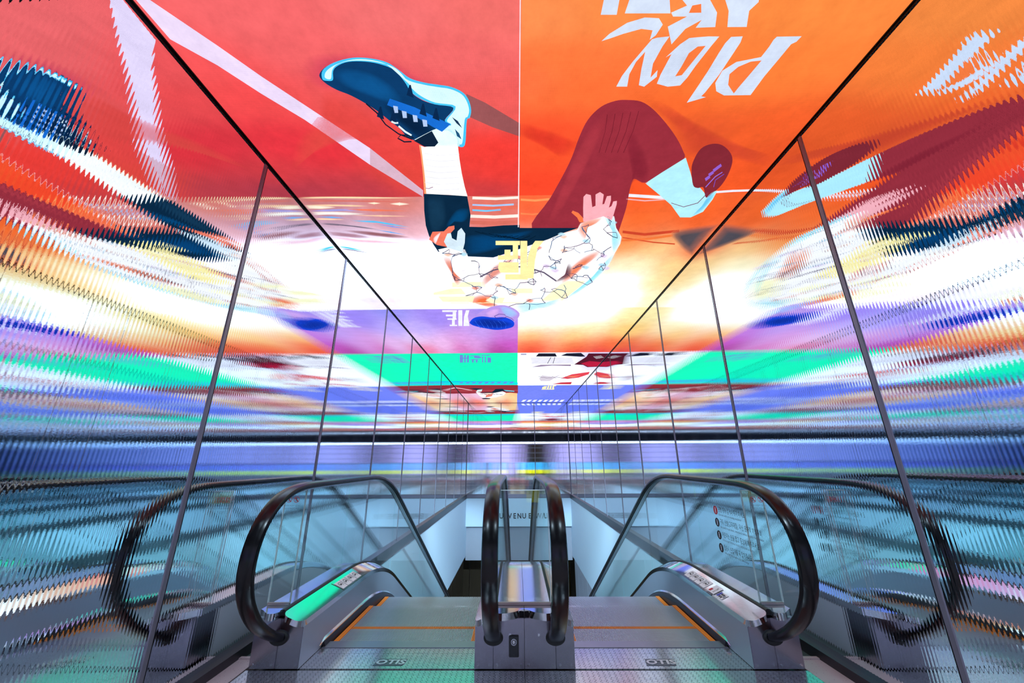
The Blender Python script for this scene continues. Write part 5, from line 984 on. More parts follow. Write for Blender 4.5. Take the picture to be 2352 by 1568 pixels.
jl = 2.0457; jr = 1.8714
seamL = [jl + (i - 2) * PW for i in range(0, 12)]
seamL = [s for s in seamL if s < YB - 0.4] + [YB]
seamR = [jr + (i - 2) * PW for i in range(0, 12)]
seamR = [s for s in seamR if s < YB - 0.4] + [YB]
wl = mirror_wall('wall_left', seamL, lambda t: (XL, t), math.pi / 2)
wr = mirror_wall('wall_right', seamR, lambda t: (XR, t), math.pi / 2)
seamB = [XL + (XR - XL) * i / 3 for i in range(4)]
wb = mirror_wall('wall_back', seamB, lambda t: (t, YB), 0.0)
def joint(parent, x0, x1, y0, y1):
    MB().box(x0, x1, y0, y1, ZM, ZC).build('joint_strip', M_JOINT, parent, bevel=0.001)
for s in seamL[1:-1]:
    joint(wl, XL - 0.01, XL + 0.005, s - 0.0115, s + 0.0115)
    MB().box(XL - 0.01, XL + 0.0052, s + 0.0115, s + 0.0155, ZM, ZC).build('joint_gap', M_BLACK, wl)
for s in seamR[1:-1]:
    joint(wr, XR - 0.005, XR + 0.01, s - 0.0115, s + 0.0115)
    MB().box(XR - 0.0052, XR + 0.01, s + 0.0115, s + 0.0155, ZM, ZC).build('joint_gap', M_BLACK, wr)
for s in seamB[1:-1]:
    joint(wb, s - 0.012, s + 0.012, YB - 0.007, YB + 0.01)
for x in (XL + 0.008, XR - 0.008):
    joint(wb, x - 0.008, x + 0.008, YB - 0.012, YB + 0.01)
# backing slabs of the walls, a little behind the mirror skins
MB().box(XL - 0.16, XL - 0.012, seamL[0], YB + 0.2, ZM, ZC + 0.2).build('wall_core', M_GREY, wl)
MB().box(XR + 0.012, XR + 0.16, seamR[0], YB + 0.2, ZM, ZC + 0.2).build('wall_core', M_GREY, wr)
MB().box(XL - 0.16, XR + 0.16, YB + 0.012, YB + 0.2, ZM, ZC + 0.2).build('wall_core', M_GREY, wb)

# dark reveal between mirror heads and the LED screen
tag(MB().box(XL - 0.012, -1.7476, YSTART - 0.02, YB, ZC + 0.001, ZC + 0.03).build('trim_1', M_BLACK), kind='structure')
tag(MB().box(1.7476, XR + 0.012, YSTART - 0.02, YB, ZC + 0.001, ZC + 0.03).build('trim_2', M_BLACK), kind='structure')
tag(MB().box(XL - 0.004, XL + 0.006, 0.8, YB, ZC - 0.012, ZC + 0.001).build('trim_3', M_BLACK), kind='structure')
tag(MB().box(XR - 0.006, XR + 0.004, 0.8, YB, ZC - 0.012, ZC + 0.001).build('trim_4', M_BLACK), kind='structure')
tag(MB().box(XL, XR, YB - 0.006, YB + 0.004, ZC - 0.008, ZC + 0.001).build('trim_5', M_BLACK), kind='structure')

# metal base trims under the mirrors (baseboard on the landing, ledge along the shaft)
def base_trim(name, s, X):
    r = empty(name); tag(r, kind='structure')
    y0 = -0.48; y1 = YB
    MB().box(min(X, X - s * 0.045), max(X, X - s * 0.045), y0, y1, ZM - 0.008, ZM).build('ledge', M_TRIM, r)
    MB().box(min(X - s * 0.038, X - s * 0.045), max(X - s * 0.038, X - s * 0.045), y0, y1, -0.075, ZM - 0.008).build('face', M_TRIM, r)
    MB().box(min(X - s * 0.038, X - s * 0.055), max(X - s * 0.038, X - s * 0.055), 3.0, y1, -0.083, -0.075).build('lip', M_CHROME, r)
base_trim('baseboard_left', -1, XL); base_trim('baseboard_right', 1, XR)
bb = empty('baseboard_back'); tag(bb, kind='structure')
MB().box(XL + 0.045, XR - 0.045, YB - 0.045, YB, ZM - 0.008, ZM).build('ledge', M_TRIM, bb)
MB().box(XL + 0.045, XR - 0.045, YB - 0.045, YB - 0.038, -0.062, ZM - 0.008).build('face', M_JOINT, bb)
MB().box(XL + 0.045, XR - 0.045, YB - 0.055, YB - 0.038, -0.070, -0.062).build('lip', M_BLACK, bb)

# ------------------------------------------------------------------ floors, shaft, lower hall
def st(name, mb, mat): return tag(mb.build(name, mat), kind='structure')
st('floor', MB().box(XL - 0.2, -1.60, -0.5, 2.66, -0.25, 0.0).box(1.556, XR + 0.2, -0.5, 2.66, -0.25, 0.0).box(-1.60, 1.556, -0.5, 1.55, -0.25, 0.0).box(-9, 9, -10, -0.5, -0.25, 0.0), M_STONE)
st('floor_edge_left', MB().box(XL + 0.045, -1.60, 2.66, 2.685, -0.25, 0.006), M_STONE)
st('floor_edge_right', MB().box(1.556, XR - 0.045, 2.66, 2.685, -0.25, 0.006), M_STONE)
st('floor_infill_left', MB().box(XL + 0.045, -1.59, 2.685, 3.4, -0.06, -0.014), M_GREEN)
st('floor_infill_right', MB().box(1.552, XR - 0.045, 2.685, 3.4, -0.06, -0.014), M_GREEN)
ZB = -1.82
st('wall_shaft_left', MB().box(XL - 0.16, XL + 0.035, 2.9, YB + 0.3, ZB, -0.085), M_WALL)
st('wall_shaft_right', MB().box(XR - 0.035, XR + 0.16, 2.9, YB + 0.3, ZB, -0.085), M_WALL)
fz = -0.925
st('wall_shaft_back', MB().box(XL + 0.035, XR - 0.035, YB - 0.04, YB + 0.3, fz, -0.072), M_WALL)
st('wall_shaft_back_lower', MB().box(XL + 0.035, XR - 0.035, YB + 0.18, YB + 0.4, ZB - 0.12, fz), M_GREY)
st('wall_under_landing', MB().box(XL, XR, 2.95, 3.0, ZLOW, -0.25), M_GREY)
st('floor_lower', MB().box(-7, 7, 2.9, 22, ZLOW - 0.2, ZLOW), M_FLOORLOW)
st('ceiling_lower', MB().box(-7, XL - 0.16, 2.9, 22, ZB, ZB + 0.1).box(XR + 0.16, 7, 2.9, 22, ZB, ZB + 0.1).box(XL - 0.16, XR + 0.16, YB + 0.4, 22, ZB - 0.1, ZB), M_GREY)
# lower hall cladding, one board after another
def clad(name, x0, x1, ys, mat):
    r = empty(name); tag(r, kind='structure')
    for a, b in zip(ys[:-1], ys[1:]):
        MB().box(x0, x1, a + 0.004, b - 0.004, ZLOW, ZB - 0.002).build('board', mat, r, bevel=0.003)
clad('wall_lower_left', XL - 0.08, XL - 0.02, [7.5 + 0.75 * i for i in range(9)], M_BROWN)
clad('wall_lower_right', XR + 0.02, XR + 0.08, [7.5 + 0.75 * i for i in range(9)], M_GREY)
r = empty('wall_lower_back'); tag(r, kind='structure')
for i in range(10):
    MB().box(-3.0 + 0.6 * i + 0.006, -2.4 + 0.6 * i - 0.006, 15.4, 15.5, ZLOW, ZB - 0.102).build('board', M_BROWN, r, bevel=0.004)
col_ = MB(); seg = 16
rings = []
for k in range(13):
    z = ZLOW + (ZB - 0.1 - ZLOW) * k / 12
    rings.append([(1.58 + (0.10 + 0.014 * math.sin(k * 2.1 + a)) * math.cos(2 * math.pi * a / seg), 13.9 + 0.10 * math.sin(2 * math.pi * a / seg), z) for a in range(seg)])
tag(col_.rings(rings).build('brass_column', M_BRASS, smooth='auto'), 'crumpled brass clad column at the foot of the right shaft wall', 'column')

# raised letters on the end wall of the shaft
def sign():
    r = empty('wall_lettering', (0, YB - 0.04, -0.62))
    tag(r, 'thin black capital letters mounted on the pale blue end wall of the shaft', 'sign')
    for ch, x in (('U', -0.569), ('V', -0.286), ('E', -0.130), ('N', 0.025), ('U', 0.181), ('E', 0.365), ('V', 0.690), ('\u039b', 0.824)):
        me = text_shape(ch, 0.225, 0.006, align='CENTER', width=0.84, bold=0.004)
        place_text('letter', me, (x, YB - 0.047, -0.685), (1, 0, 0), (0, 0, 1), M_INK, r)
sign()

# upper ceiling over the landing behind the screen edge, lobby and its shop (all seen in the mirrors)
st('ceiling', MB().box(-9, 9, -10, YSTART - 0.02, ZS + 0.0, ZS + 0.2).box(XL - 0.16, XR + 0.16, YSTART - 0.02, YB + 0.2, ZS + 0.09, ZS + 0.25), M_DARKCEIL)
st('wall_lobby_left', MB().box(XL - 1.6, XL - 0.16, -0.6, -0.48, 0, ZS).box(-9.2, -9, -10, -0.48, 0, ZS), M_GREY)
st('wall_lobby_right', MB().box(XR + 0.16, XR + 1.6, -0.74, -0.62, 0, ZS).box(9, 9.2, -10, -0.48, 0, ZS), M_GREY)
st('wall_lobby_back', MB().box(-9, 9, -7.2, -7.0, 0, ZS), M_LAV)
st('wall_shop_header', MB().box(-9, 9, -4.7, -4.5, 2.55, ZS), M_DARKCEIL)
# ------------------------------------------------------------------ shop behind the camera
def shop():
    o = MB().box(-8.5, 8.5, -4.72, -4.66, 2.44, 2.50).build('light_strip', M_LIGHT)
    tag(o, 'long white light strip under the dark shop header, seen mirrored', 'light')
    for i, x in enumerate((-6.2, -3.6, -1.0, 1.6, 4.2, 6.8)):
        r = empty('shelf_unit', (x, -6.9, 0))
        tag(r, ('lilac lit shop shelf unit, number %s from the left in the mirrored shop' % ('one', 'two', 'three', 'four', 'five', 'six')[i]), 'shelf', 'shop shelf units seen mirrored')
        wood = i in (3,)
        MB().box(x - 1.15, x + 1.15, -6.98, -6.92, 0.0, 2.4).build('back_panel', M_WOOD if wood else (M_SHELFLAV if i in (1, 2, 4) else M_SHELFLIGHT), r)
        for k in range(5):
            MB().box(x - 1.15, x + 1.15, -6.92, -6.55, 0.45 + 0.42 * k, 0.48 + 0.42 * k).build('shelf', M_WHITE, r)
        for s in (-1.15, 1.12):
            MB().box(x + s, x + s + 0.03, -6.98, -6.55, 0.0, 2.4).build('side_panel', M_WHITE, r)
    for i, (x, mat, nm) in enumerate(((-3.4, M_VIOLETPANEL, 'violet'), (0.75, M_CYANPANEL, 'cyan'), (3.9, M_VIOLETPANEL, 'violet'), (-1.9, M_CYANPANEL, 'cyan'))):
        r = empty('display_counter', (x, -5.0, 0))
        w = 0.55
        tag(r, '%s glowing shop counter with yellow skirting, %s' % (nm, ('far left', 'just right of centre', 'far right', 'left of centre')[i]), 'counter', 'glowing counters in the mirrored shop')
        MB().box(x - w, x + w, -5.3, -4.75, 0.40, 0.95).build('lit_front', mat, r)
        MB().box(x - w, x + w, -5.3, -4.75, 0.12, 0.38).build('skirting', M_YELLOWLAC, r)
        MB().box(x - w - 0.03, x + w + 0.03, -5.32, -4.72, 0.955, 1.0).build('worktop', M_WHITE, r, bevel=0.006)
        for k in (-0.36, 0.0, 0.36):
            MB().box(x + k * w / 0.55 - 0.01, x + k * w / 0.55 + 0.01, -4.75, -4.735, 0.40, 0.95).build('mullion', M_INK, r)
shop()
# unseen downlights added above the landing to light floor and newels
def fill_downlight(x, y, z, watts, col, label, cat_group):
    r = empty('fill_downlight', (x, y, z)); tag(r, label, 'fill_downlight', cat_group)
    MB().ring((x, y, z - 0.001), (0, 0, -1), 0.055, 0.075, 0.006).build('bezel', M_WHITE, r)
    MB().disc((x, y, z - 0.001), (0, 0, -1), 0.054, 0.003).build('lens', M_LIGHT, r)
    li = bpy.data.lights.new('fill_downlight_beam', 'SPOT'); li.energy = watts; li.color = col; li.spot_size = math.radians(120); li.spot_blend = 0.8; li.shadow_soft_size = 0.05
    o = bpy.data.objects.new('fill_downlight_beam', li); COL.objects.link(o); o.parent = r; o.location = (0, 0, -0.02)
for i, (x, y) in enumerate(((-1.15, 0.45), (1.15, 0.45), (-1.15, -1.3), (1.15, -1.3))):
    fill_downlight(x, y, ZS, 190, (0.60, 0.82, 1.0), 'unseen added downlight in the dark landing ceiling, %s' % ('nearest the screen, left', 'nearest the screen, right', 'behind the camera, left', 'behind the camera, right')[i], 'added landing downlights')
# out-of-view spotlights added on the landing ceiling to brighten the shaft walls
def fill_spot(loc, aim, watts, half, label):
    loc = Vector(loc); d = (Vector(aim) - loc).normalized()
    r = empty('fill_spotlight', loc); tag(r, label, 'spotlight', 'added spotlights aimed down the shaft')
    MB().box(loc.x - 0.012, loc.x + 0.012, loc.y - 0.05, loc.y + 0.05, loc.z + 0.06, ZS).build('bracket', M_BLACK, r)
    a = d.orthogonal().normalized(); b = d.cross(a)
    rings = []
    for t, rad in ((-0.16, 0.035), (-0.12, 0.05), (-0.015, 0.055)):
        rings.append([loc + d * t + (a * math.cos(2 * math.pi * i / 16) + b * math.sin(2 * math.pi * i / 16)) * rad for i in range(16)])
    MB().rings(rings).build('lamp_head', M_BLACK, r, smooth='auto')
    MB().disc(loc - d * 0.014, d, 0.05, 0.004).build('lens', M_LIGHT, r)
    li = bpy.data.lights.new('fill_spot_beam', 'SPOT'); li.energy = watts; li.color = (0.52, 0.79, 1.0)
    li.spot_size = 2 * half; li.spot_blend = 0.7; li.shadow_soft_size = 0.10
    li.cycles.use_multiple_importance_sampling = False
    o = bpy.data.objects.new('fill_spot_beam', li); COL.objects.link(o); o.parent = r
    o.rotation_mode = 'QUATERNION'; o.rotation_quaternion = d.to_track_quat('-Z', 'Y')
for s, side in ((-1, 'left'), (1, 'right')):
    fill_spot((s * 1.30, 0.72, 2.93), (-s * 1.73, 10.8, -0.95), 5800, math.radians(9), 'unseen black spotlight added on the %s of the landing ceiling, aimed far down the shaft' % side)
    fill_spot((s * 1.05, 0.72, 2.93), (-s * 1.73, 6.4, -0.75), 1950, math.radians(13), 'unseen black spotlight added on the %s of the landing ceiling, aimed at the near shaft wall' % side)
fill_spot((0.0, 0.78, 2.93), (0.0, YB, -0.62), 1500, math.radians(8), 'unseen black spotlight added in the middle of the landing ceiling, aimed at the shaft end wall')
# lower hall panel lights, added out of sight to give the shaft cool light
for i, (x, y) in enumerate(((0.0, 14.6), (-4.0, 9.0), (4.0, 9.0))):
    r = empty('fill_ceiling_light', (x, y, ZB - 0.1))
    tag(r, 'unseen cool white panel light added in the lower hall ceiling, %s' % ('beyond the shaft end wall', 'left of the shaft', 'right of the shaft')[i], 'light')
    zt = ZB - 0.101 if i == 0 else ZB - 0.001
    MB().box(x - 0.62, x + 0.62, y - 0.32, y + 0.32, zt - 0.03, zt).build('frame', M_WHITE, r)
    MB().box(x - 0.58, x + 0.58, y - 0.28, y + 0.28, zt - 0.034, zt - 0.031).build('diffuser', M_LIGHTLOW, r)

# ------------------------------------------------------------------ escalators
HY_TOP = 0.972
LOOP = [(2.66, 0.128), (2.60, 0.136), (2.52, 0.162), (2.42, 0.215), (2.32, 0.282), (2.235, 0.365), (2.175, 0.45), (2.142, 0.54), (2.135, 0.63), (2.152, 0.72), (2.19, 0.80),
        (2.25, 0.866), (2.33, 0.918), (2.43, 0.952), (2.55, 0.968), (2.70, 0.972)]
def rail_path(y_end=11.0):
    p = list(LOOP)
    y = 2.9
    while y < y_end:
        p.append((y, HY_TOP + drop(y, 3.7)))
        y += 0.12 if y < 4.8 else 0.5
    return p

def fine(path, k=3):
    r = []
    for i in range(len(path) - 1):
        p0 = path[max(i - 1, 0)]; p1 = path[i]; p2 = path[i + 1]; p3 = path[min(i + 2, len(path) - 1)]
        for j in range(k):
            t = j / k
            r.append(tuple(0.5 * (2 * p1[a] + (p2[a] - p0[a]) * t + (2 * p0[a] - 5 * p1[a] + 4 * p2[a] - p3[a]) * t * t + (3 * p1[a] - p0[a] - 3 * p2[a] + p3[a]) * t ** 3) for a in (0, 1)))
    r.append(path[-1])
    return r

def sweep(path, section, x):
    """section points (dx, dn): dn along the outward normal of the path"""
    rings = []
    for i, (y, z) in enumerate(path):
        a = path[max(i - 1, 0)]; b = path[min(i + 1, len(path) - 1)]
        ty, tz = b[0] - a[0], b[1] - a[1]
        l = math.hypot(ty, tz) or 1
        ny, nz = -tz / l, ty / l
        rings.append([(x + dx, y + ny * dn, z + nz * dn) for dx, dn in section])
    return rings

RAIL_SEC = [(-0.042, -0.010), (-0.043, 0.003), (-0.038, 0.013), (-0.023, 0.0190), (0, 0.0205), (0.023, 0.0190), (0.038, 0.013), (0.043, 0.003), (0.042, -0.010), (0.036, -0.017), (0.020, -0.017), (0.020, -0.006), (-0.020, -0.006), (-0.020, -0.017), (-0.036, -0.017)]
GUIDE_SEC = [(-0.018, -0.026), (0.018, -0.026), (0.018, -0.006), (-0.018, -0.006)]

def along(section, ys, s, base=0.0):
    """cross-section (x, z) carried along the crest line with start s"""
    return [[(x, y, z + base + drop(y, s)) for x, z in section] for y in ys]

YS = [2.62, 2.8, 3.0, 3.2, 3.4] + [3.45 + 0.07 * i for i in range(15)] + [4.6 + 0.4 * i for i in range(17)]

STEP_CACHE = {}
def escalator(xc, which):
    root = empty('escalator', (xc, 2.54, 0))
    tag(root, 'descending escalator on the %s with black handrails and orange step edges' % which, 'escalator', 'pair of descending escalators')
    path = fine(rail_path())
    for s in (-1, 1):
        outer = (s < 0) == (which == 'left')
        X = lambda d: xc + s * d
        hd = 0.632 if outer else 0.605
        hx = X(hd)
        # handrail, guide, boot
        MB().rings(sweep(path, RAIL_SEC, hx)).build('handrail', M_RUBBER, root, smooth='auto')
        MB().rings(sweep(fine(rail_path()[6:]), GUIDE_SEC, hx)).build('handrail_guide', M_STEEL, root, smooth='auto')
        boot = []
        for (y, w, hh) in ((2.528, 0.049, 0.030), (2.538, 0.056, 0.038), (2.56, 0.056, 0.038)):
            zc = 0.152
            boot.append([(hx + w * math.cos(2 * math.pi * i / 20), y, zc + hh * math.sin(2 * math.pi * i / 20)) for i in range(20)])
        MB().rings(boot).build('handrail_inlet', M_RUBBERM, root, smooth='auto')
        # glass balustrade, one pane after another
        top = fine(rail_path()[5:])
        def zt(y): return HY_TOP - 0.028 + drop(y, 3.7)
        def zb(y): return 0.27 + drop(y, 3.45)
        first = [(y, z) for y, z in LOOP[3:]]
        outline = []
        for i, (y, z) in enumerate(first):
            a = first[max(i - 1, 0)]; b = first[min(i + 1, len(first) - 1)]
            ty, tz = b[0] - a[0], b[1] - a[1]; l = math.hypot(ty, tz)
            outline.append((y + tz / l * 0.028, z - ty / l * 0.028))
        outline = [q for q in outline if q[1] > 0.268]
        seams = [3.28, 4.55, 5.9, 7.3, 8.7, 10.2]
        pane = [(hx - 0.006, outline[0][0] + 0.0, 0.268)] + [(hx - 0.006, y, z) for y, z in outline] + [(hx - 0.006, 3.276, zt(3.276)), (hx - 0.006, 3.276, 0.268)]
        MB().prism(pane, (0.012, 0, 0)).build('glass_pane', M_GLASS, root)
        for a, b in zip(seams[:-1], seams[1:]):
            n = 10
            ys = [a + 0.004 + (b - a - 0.008) * i / n for i in range(n + 1)]
            pane = [(hx - 0.006, y, zb(y)) for y in ys] + [(hx - 0.006, y, zt(y)) for y in reversed(ys)]
            MB().prism(pane, (0.012, 0, 0)).build('glass_pane', M_GLASS, root)
        # decks
        gi, go = hd - 0.0155, hd + 0.0155
        sec_in = [(X(0.497), 0.236), (X(gi), 0.283), (X(gi), 0.262), (X(0.497), 0.205)]
        MB().rings(along(sec_in, YS, 3.45)).build('inner_deck', M_DECK, root, smooth='auto')
        sec_out = [(X(go), 0.283), (X(0.7815), 0.283), (X(0.7815), 0.245), (X(go), 0.262)]
        MB().rings(along(sec_out, YS, 3.45)).build('outer_deck', M_DECKSATIN, root, smooth='auto')
        sec_g = [(X(gi), 0.288), (X(gi + 0.008), 0.292), (X(go - 0.008), 0.292), (X(go), 0.288), (X(go), 0.262), (X(gi), 0.262)]
        MB().rings(along(sec_g, [2.54] + YS, 3.45)).build('glass_channel', M_RUBBERM, root, smooth='auto')
        # rounded deck ends
        def cap(name, plan, zfun, th):
            n = len(plan)
            mb = MB()
            b = len(mb.v)
            mb.v += [(X(px), py, zfun(px)) for px, py in plan] + [(X(px), py, zfun(px) - th) for px, py in plan]
            mb.f.append(tuple(range(n))); mb.f.append(tuple(range(2 * n - 1, n - 1, -1)))
            for i in range(n):
                j = (i + 1) % n
                mb.f.append((i, n + i, n + j, j))
            mb.build(name, M_DECK, root, smooth='auto')
        fin = lambda px: 0.236 + (px - 0.497) / (gi - 0.497) * 0.047
        cap('deck_end', [(0.497, 2.62), (0.497, 2.56), (0.503, 2.535), (0.516, 2.515), (0.535, 2.505), (gi - 0.040, 2.502), (gi - 0.022, 2.508), (gi - 0.010, 2.522), (gi - 0.002, 2.545), (gi, 2.62)], fin, 0.031)
        cap('deck_end', [(go, 2.62), (go, 2.53), (go + 0.011, 2.508), (go + 0.032, 2.502), (go + 0.055, 2.506), (0.730, 2.53), (0.760, 2.56), (0.7815, 2.575), (0.7815, 2.62)], lambda px: 0.283, 0.036)
        # newel cover in two sheets with a seam
        for a, b in ((0.499, hd - 0.001), (hd + 0.001, 0.7815)):
            za, zb_ = (0.203, 0.247) if a < 0.5 else (0.246, 0.246)
            c = MB().prism([(X(a), 2.545, 0.004), (X(b), 2.545, 0.004), (X(b), 2.545, zb_), (X(a), 2.545, za)], (0, 0.175, 0)).build('newel_cover', M_STEELV, root, bevel=0.002)
            for (px, pz) in ((a + 0.02, 0.022), (b - 0.02, 0.022)):
                MB().disc((X(px), 2.5455, pz), (0, -1, 0), 0.0070, 0.003, 12).build('screw', M_CHROME, c)
        MB().disc((X(0.70), 2.5455, 0.165), (0, -1, 0), 0.007, 0.003, 12).build('screw', M_CHROME, root)
        # inner side panel, bright skirt line, brush skirt
        ysp = [2.548] + YS
        secp = [(X(0.4985), 0.234), (X(0.504), 0.234), (X(0.504), 0.046), (X(0.4985), 0.046)]
        MB().rings(along(secp, ysp, 3.45)).build('inner_panel', M_PANEL, root, smooth='auto')
        MB().prism([(X(0.4985), 2.548, 0.002), (X(0.4985), 2.80, 0.002), (X(0.4985), 2.87, 0.046), (X(0.4985), 2.548, 0.046)], (s * 0.0055, 0, 0)).build('inner_panel', M_PANEL, root)
        yk = [2.84] + [y for y in YS if y > 2.9]
        secl = [(X(0.4900), 0.036), (X(0.4985), 0.048), (X(0.4985), 0.030), (X(0.4905), 0.026)]
        lr = along(secl, yk, 3.47)
        tip = (X(0.494), 2.78, 0.020)
        lr = [[(tip[0] + s * 0.003 * k, tip[1], tip[2] + 0.002 * k) for k in (0, 1, 0.6, 0.2)]] + lr
        MB().rings(lr).build('skirt_line', M_SKIRTLINE, root, smooth='auto')
        seck = [(X(0.4910), 0.031), (X(0.504), 0.031), (X(0.504), -0.34), (X(0.476), -0.34), (X(0.476), -0.010), (X(0.4800), 0.012)]
        MB().rings(along(seck, [2.82] + yk, 3.47)).build('skirt_brush', M_SKIRT, root, smooth='auto')
        # outside cladding of the truss
        seco = [(X(0.779), 0.24), (X(0.7815), 0.24), (X(0.7815), -0.75), (X(0.779), -0.75)]
        MB().rings(along(seco, [2.715] + YS[1:], 3.45)).build('outer_cladding', M_CLAD, root, smooth='auto')
        # stickers on the inner deck of the wall side
        if outer:
            x0, x1 = X(0.512), X(0.585)
            def sk(name, ya, yb, mat, lift=0.0015, xa=None, xb=None, par=root):
                xa = x0 if xa is None else xa; xb = x1 if xb is None else xb
                def zz(x): return 0.236 + (abs(x - xc) - 0.497) / (gi - 0.497) * 0.047 + lift
                pts = [(xa, ya), (xb, ya), (xb, yb), (xa, yb)]
                return MB().prism([(x, y, zz(x) + drop(y, 3.45)) for x, y in pts], (0, 0, 0.0008)).build(name, mat, par)
            for k in range(4):
                ya = 3.085 + 0.083 * k
                q = sk('pictogram_sticker', ya, ya + 0.076, M_WHITE)
                cx_ = (x0 + x1) / 2; cy = ya + 0.038
                zc = 0.236 + (0.5485 - 0.497) / (gi - 0.497) * 0.047 + 0.0026 + drop(cy, 3.45)
                nrm = Vector((-s * 0.415, 0, 0.91))
                MB().ring((cx_, cy, zc), nrm, 0.021, 0.0245, 0.0006).build('ring', M_INK, q)
                fig = MB()
                rr = random.Random(k)
                a1 = Vector((s * 0.91, 0, 0.415)); a2 = Vector((0, 1, 0))
                c0 = Vector((cx_, cy, zc))
                for (px, py, r_) in ((0, 0.009, 0.005), (0, -0.002, 0.007), (rr.uniform(-.006, .006), -0.011, 0.004), (rr.uniform(-.010, .010), 0.002, 0.003)):
                    fig.disc(c0 + a1 * px + a2 * py, nrm, r_, 0.0006, 10)
                fig.build('figure', M_INK, q)
            if which == 'right':
                q = sk('stop_switch', 2.945, 3.035, M_WHITE, 0.004)
                sk('red_mark', 3.005, 3.03, M_RED, 0.0055, X(0.520), X(0.545), q)
                me = text_shape('STOP', 0.021)
                n_ = Vector((-s * 0.415, 0, 0.91)); ax = Vector((0.91, 0, 0.415)) if s > 0 else Vector((0.91, 0, -0.415))
                zz0 = 0.236 + (0.520 - 0.497) / (gi - 0.497) * 0.047 + 0.0062
                place_text('lettering', me, (X(0.522), 2.965, zz0), ax, (0, 1, 0), M_INK, q)
                sk('grey_label', 2.955, 3.02, M_GREYINK, 0.0018, X(0.499), X(0.510))
                q = sk('notice_label', 2.845, 2.93, M_WHITE, 0.002, X(0.515), X(0.565))
                for k, (ya, yb, xa, xb, mt) in enumerate(((2.905, 2.925, 0.520, 0.560, M_BLUE), (2.885, 2.900, 0.520, 0.535, M_INK), (2.885, 2.900, 0.540, 0.555, M_INK), (2.866, 2.880, 0.520, 0.535, M_INK), (2.866, 2.880, 0.540, 0.555, M_INK), (2.850, 2.860, 0.530, 0.550, M_GREYINK))):
                    sk('printed_block', ya, yb, mt, 0.0032, X(xa), X(xb), q)
            else:
                sk('sheet_joint', 3.072, 3.076, M_INK, 0.001, X(0.499), X(0.599))
    # deck seam in the middle is the gap between both escalators; comb and landing plates
    cb = MB().box(xc - 0.494, xc + 0.494, 2.80, 2.89, -0.03, 0.003).build('comb_plate', M_COMB, root, bevel=0.002)
    teeth = MB()
    for i in range(108):
        x = xc - 0.486 + 0.009 * i
        teeth.quad_box([(x, 2.885, -0.012), (x + 0.0045, 2.885, -0.012), (x + 0.0035, 2.912, -0.012), (x + 0.001, 2.912, -0.012),
                        (x, 2.885, 0.002), (x + 0.0045, 2.885, 0.002), (x + 0.0035, 2.912, -0.008), (x + 0.001, 2.912, -0.008)])
    teeth.build('comb_teeth', M_COMB, cb, kind='stuff')
    xa_, xb_ = (xc - 0.79, -0.0190) if which == 'left' else (-0.0160, xc + 0.79)
    fp = MB().box(xc - 0.497, xc + 0.497, 2.558, 2.799, -0.03, 0.0).build('floor_plate', M_PLATE, root)
    MB().box(xa_, xb_, 1.95, 2.540, -0.03, 0.0).build('floor_plate', M_PLATE, root)
    MB().box(xa_, xb_, 1.55, 1.945, -0.03, 0.0).build('floor_plate', M_PLATE, root)
    MB().box(xa_, xb_, 1.55, 2.81, -0.06, -0.03).build('plate_frame', M_BLACK, root)
    bx = xc - 0.0 if which == 'left' else xc + 0.005
    bd = MB().prism([(bx - 0.092, 2.590, 0.0), (bx + 0.078, 2.590, 0.0), (bx + 0.092, 2.665, 0.0), (bx - 0.078, 2.665, 0.0)], (0, 0, 0.0012)).build('maker_badge', M_BADGE, root)
    me = text_shape('OTIS', 0.066, 0.001, width=1.22, font_shear=0.10, align='CENTER', bold=0.0022)
    place_text('badge_lettering', me, (bx + 0.0, 2.604, 0.0024), (1, 0, 0), (0, 1, 0), M_ALU, bd)
    # steps
    y = 2.75
    k = 0
    base = -0.012
    while y < 10.4:
        mid = y + 0.2
        z = base + drop(mid, 3.30)
        st_o = empty('step', (0, 0, 0)); st_o.parent = root
        st_o.location = Vector((0, y - 2.54, z))
        yellow_nose = (k == 0)
        if 'body' not in STEP_CACHE:
            m1 = MB().box(-0.4725, 0.4725, 0.0, 0.396, -0.06, -0.011).box(-0.4725, 0.4725, 0.385, 0.396, -0.26, -0.06)
            me = bpy.data.meshes.new('step_body'); me.from_pydata(m1.v, [], m1.f); me.materials.append(M_ALUDARK); STEP_CACHE['body'] = me
            m2 = MB()
            for i in range(97):
                x = -0.4344 + 0.009 * i
                m2.box(x, x + 0.0048, 0.001, 0.395, -0.011, 0.0)
                m2.box(x, x + 0.0048, 0.395, 0.401, -0.24, 0.0)
            me = bpy.data.meshes.new('cleats'); me.from_pydata(m2.v, [], m2.f); me.materials.append(M_ALU); STEP_CACHE['cleats'] = me
            for sd in (-1, 1):
                m3 = MB()
                for q in range(3):
                    a = sd * (0.4375 + 0.0112 * q); b = sd * (0.4375 + 0.0112 * q + 0.0094)
                    m3.box(min(a, b), max(a, b), 0.001, 0.399, -0.011, 0.0035)
                me = bpy.data.meshes.new('yellow_border'); me.from_pydata(m3.v, [], m3.f); me.materials.append(M_YELLOW); STEP_CACHE[sd] = me
            m4 = MB()
            for i in range(97):
                x = -0.4344 + 0.009 * i
                m4.box(x - 0.0002, x + 0.0050, 0.364, 0.4012, -0.010, 0.0006)
            me = bpy.data.meshes.new('yellow_border'); me.from_pydata(m4.v, [], m4.f); me.materials.append(M_YELLOW); STEP_CACHE['nose'] = me
        for nm, key in (('step_body', 'body'), ('cleats', 'cleats'), ('yellow_border', -1), ('yellow_border', 1)) + ((('yellow_border', 'nose'),) if yellow_nose else ()):
            o = bpy.data.objects.new(nm, STEP_CACHE[key]); COL.objects.link(o); o.parent = st_o
            if key in ('cleats', 'nose'): o['kind'] = 'stuff'
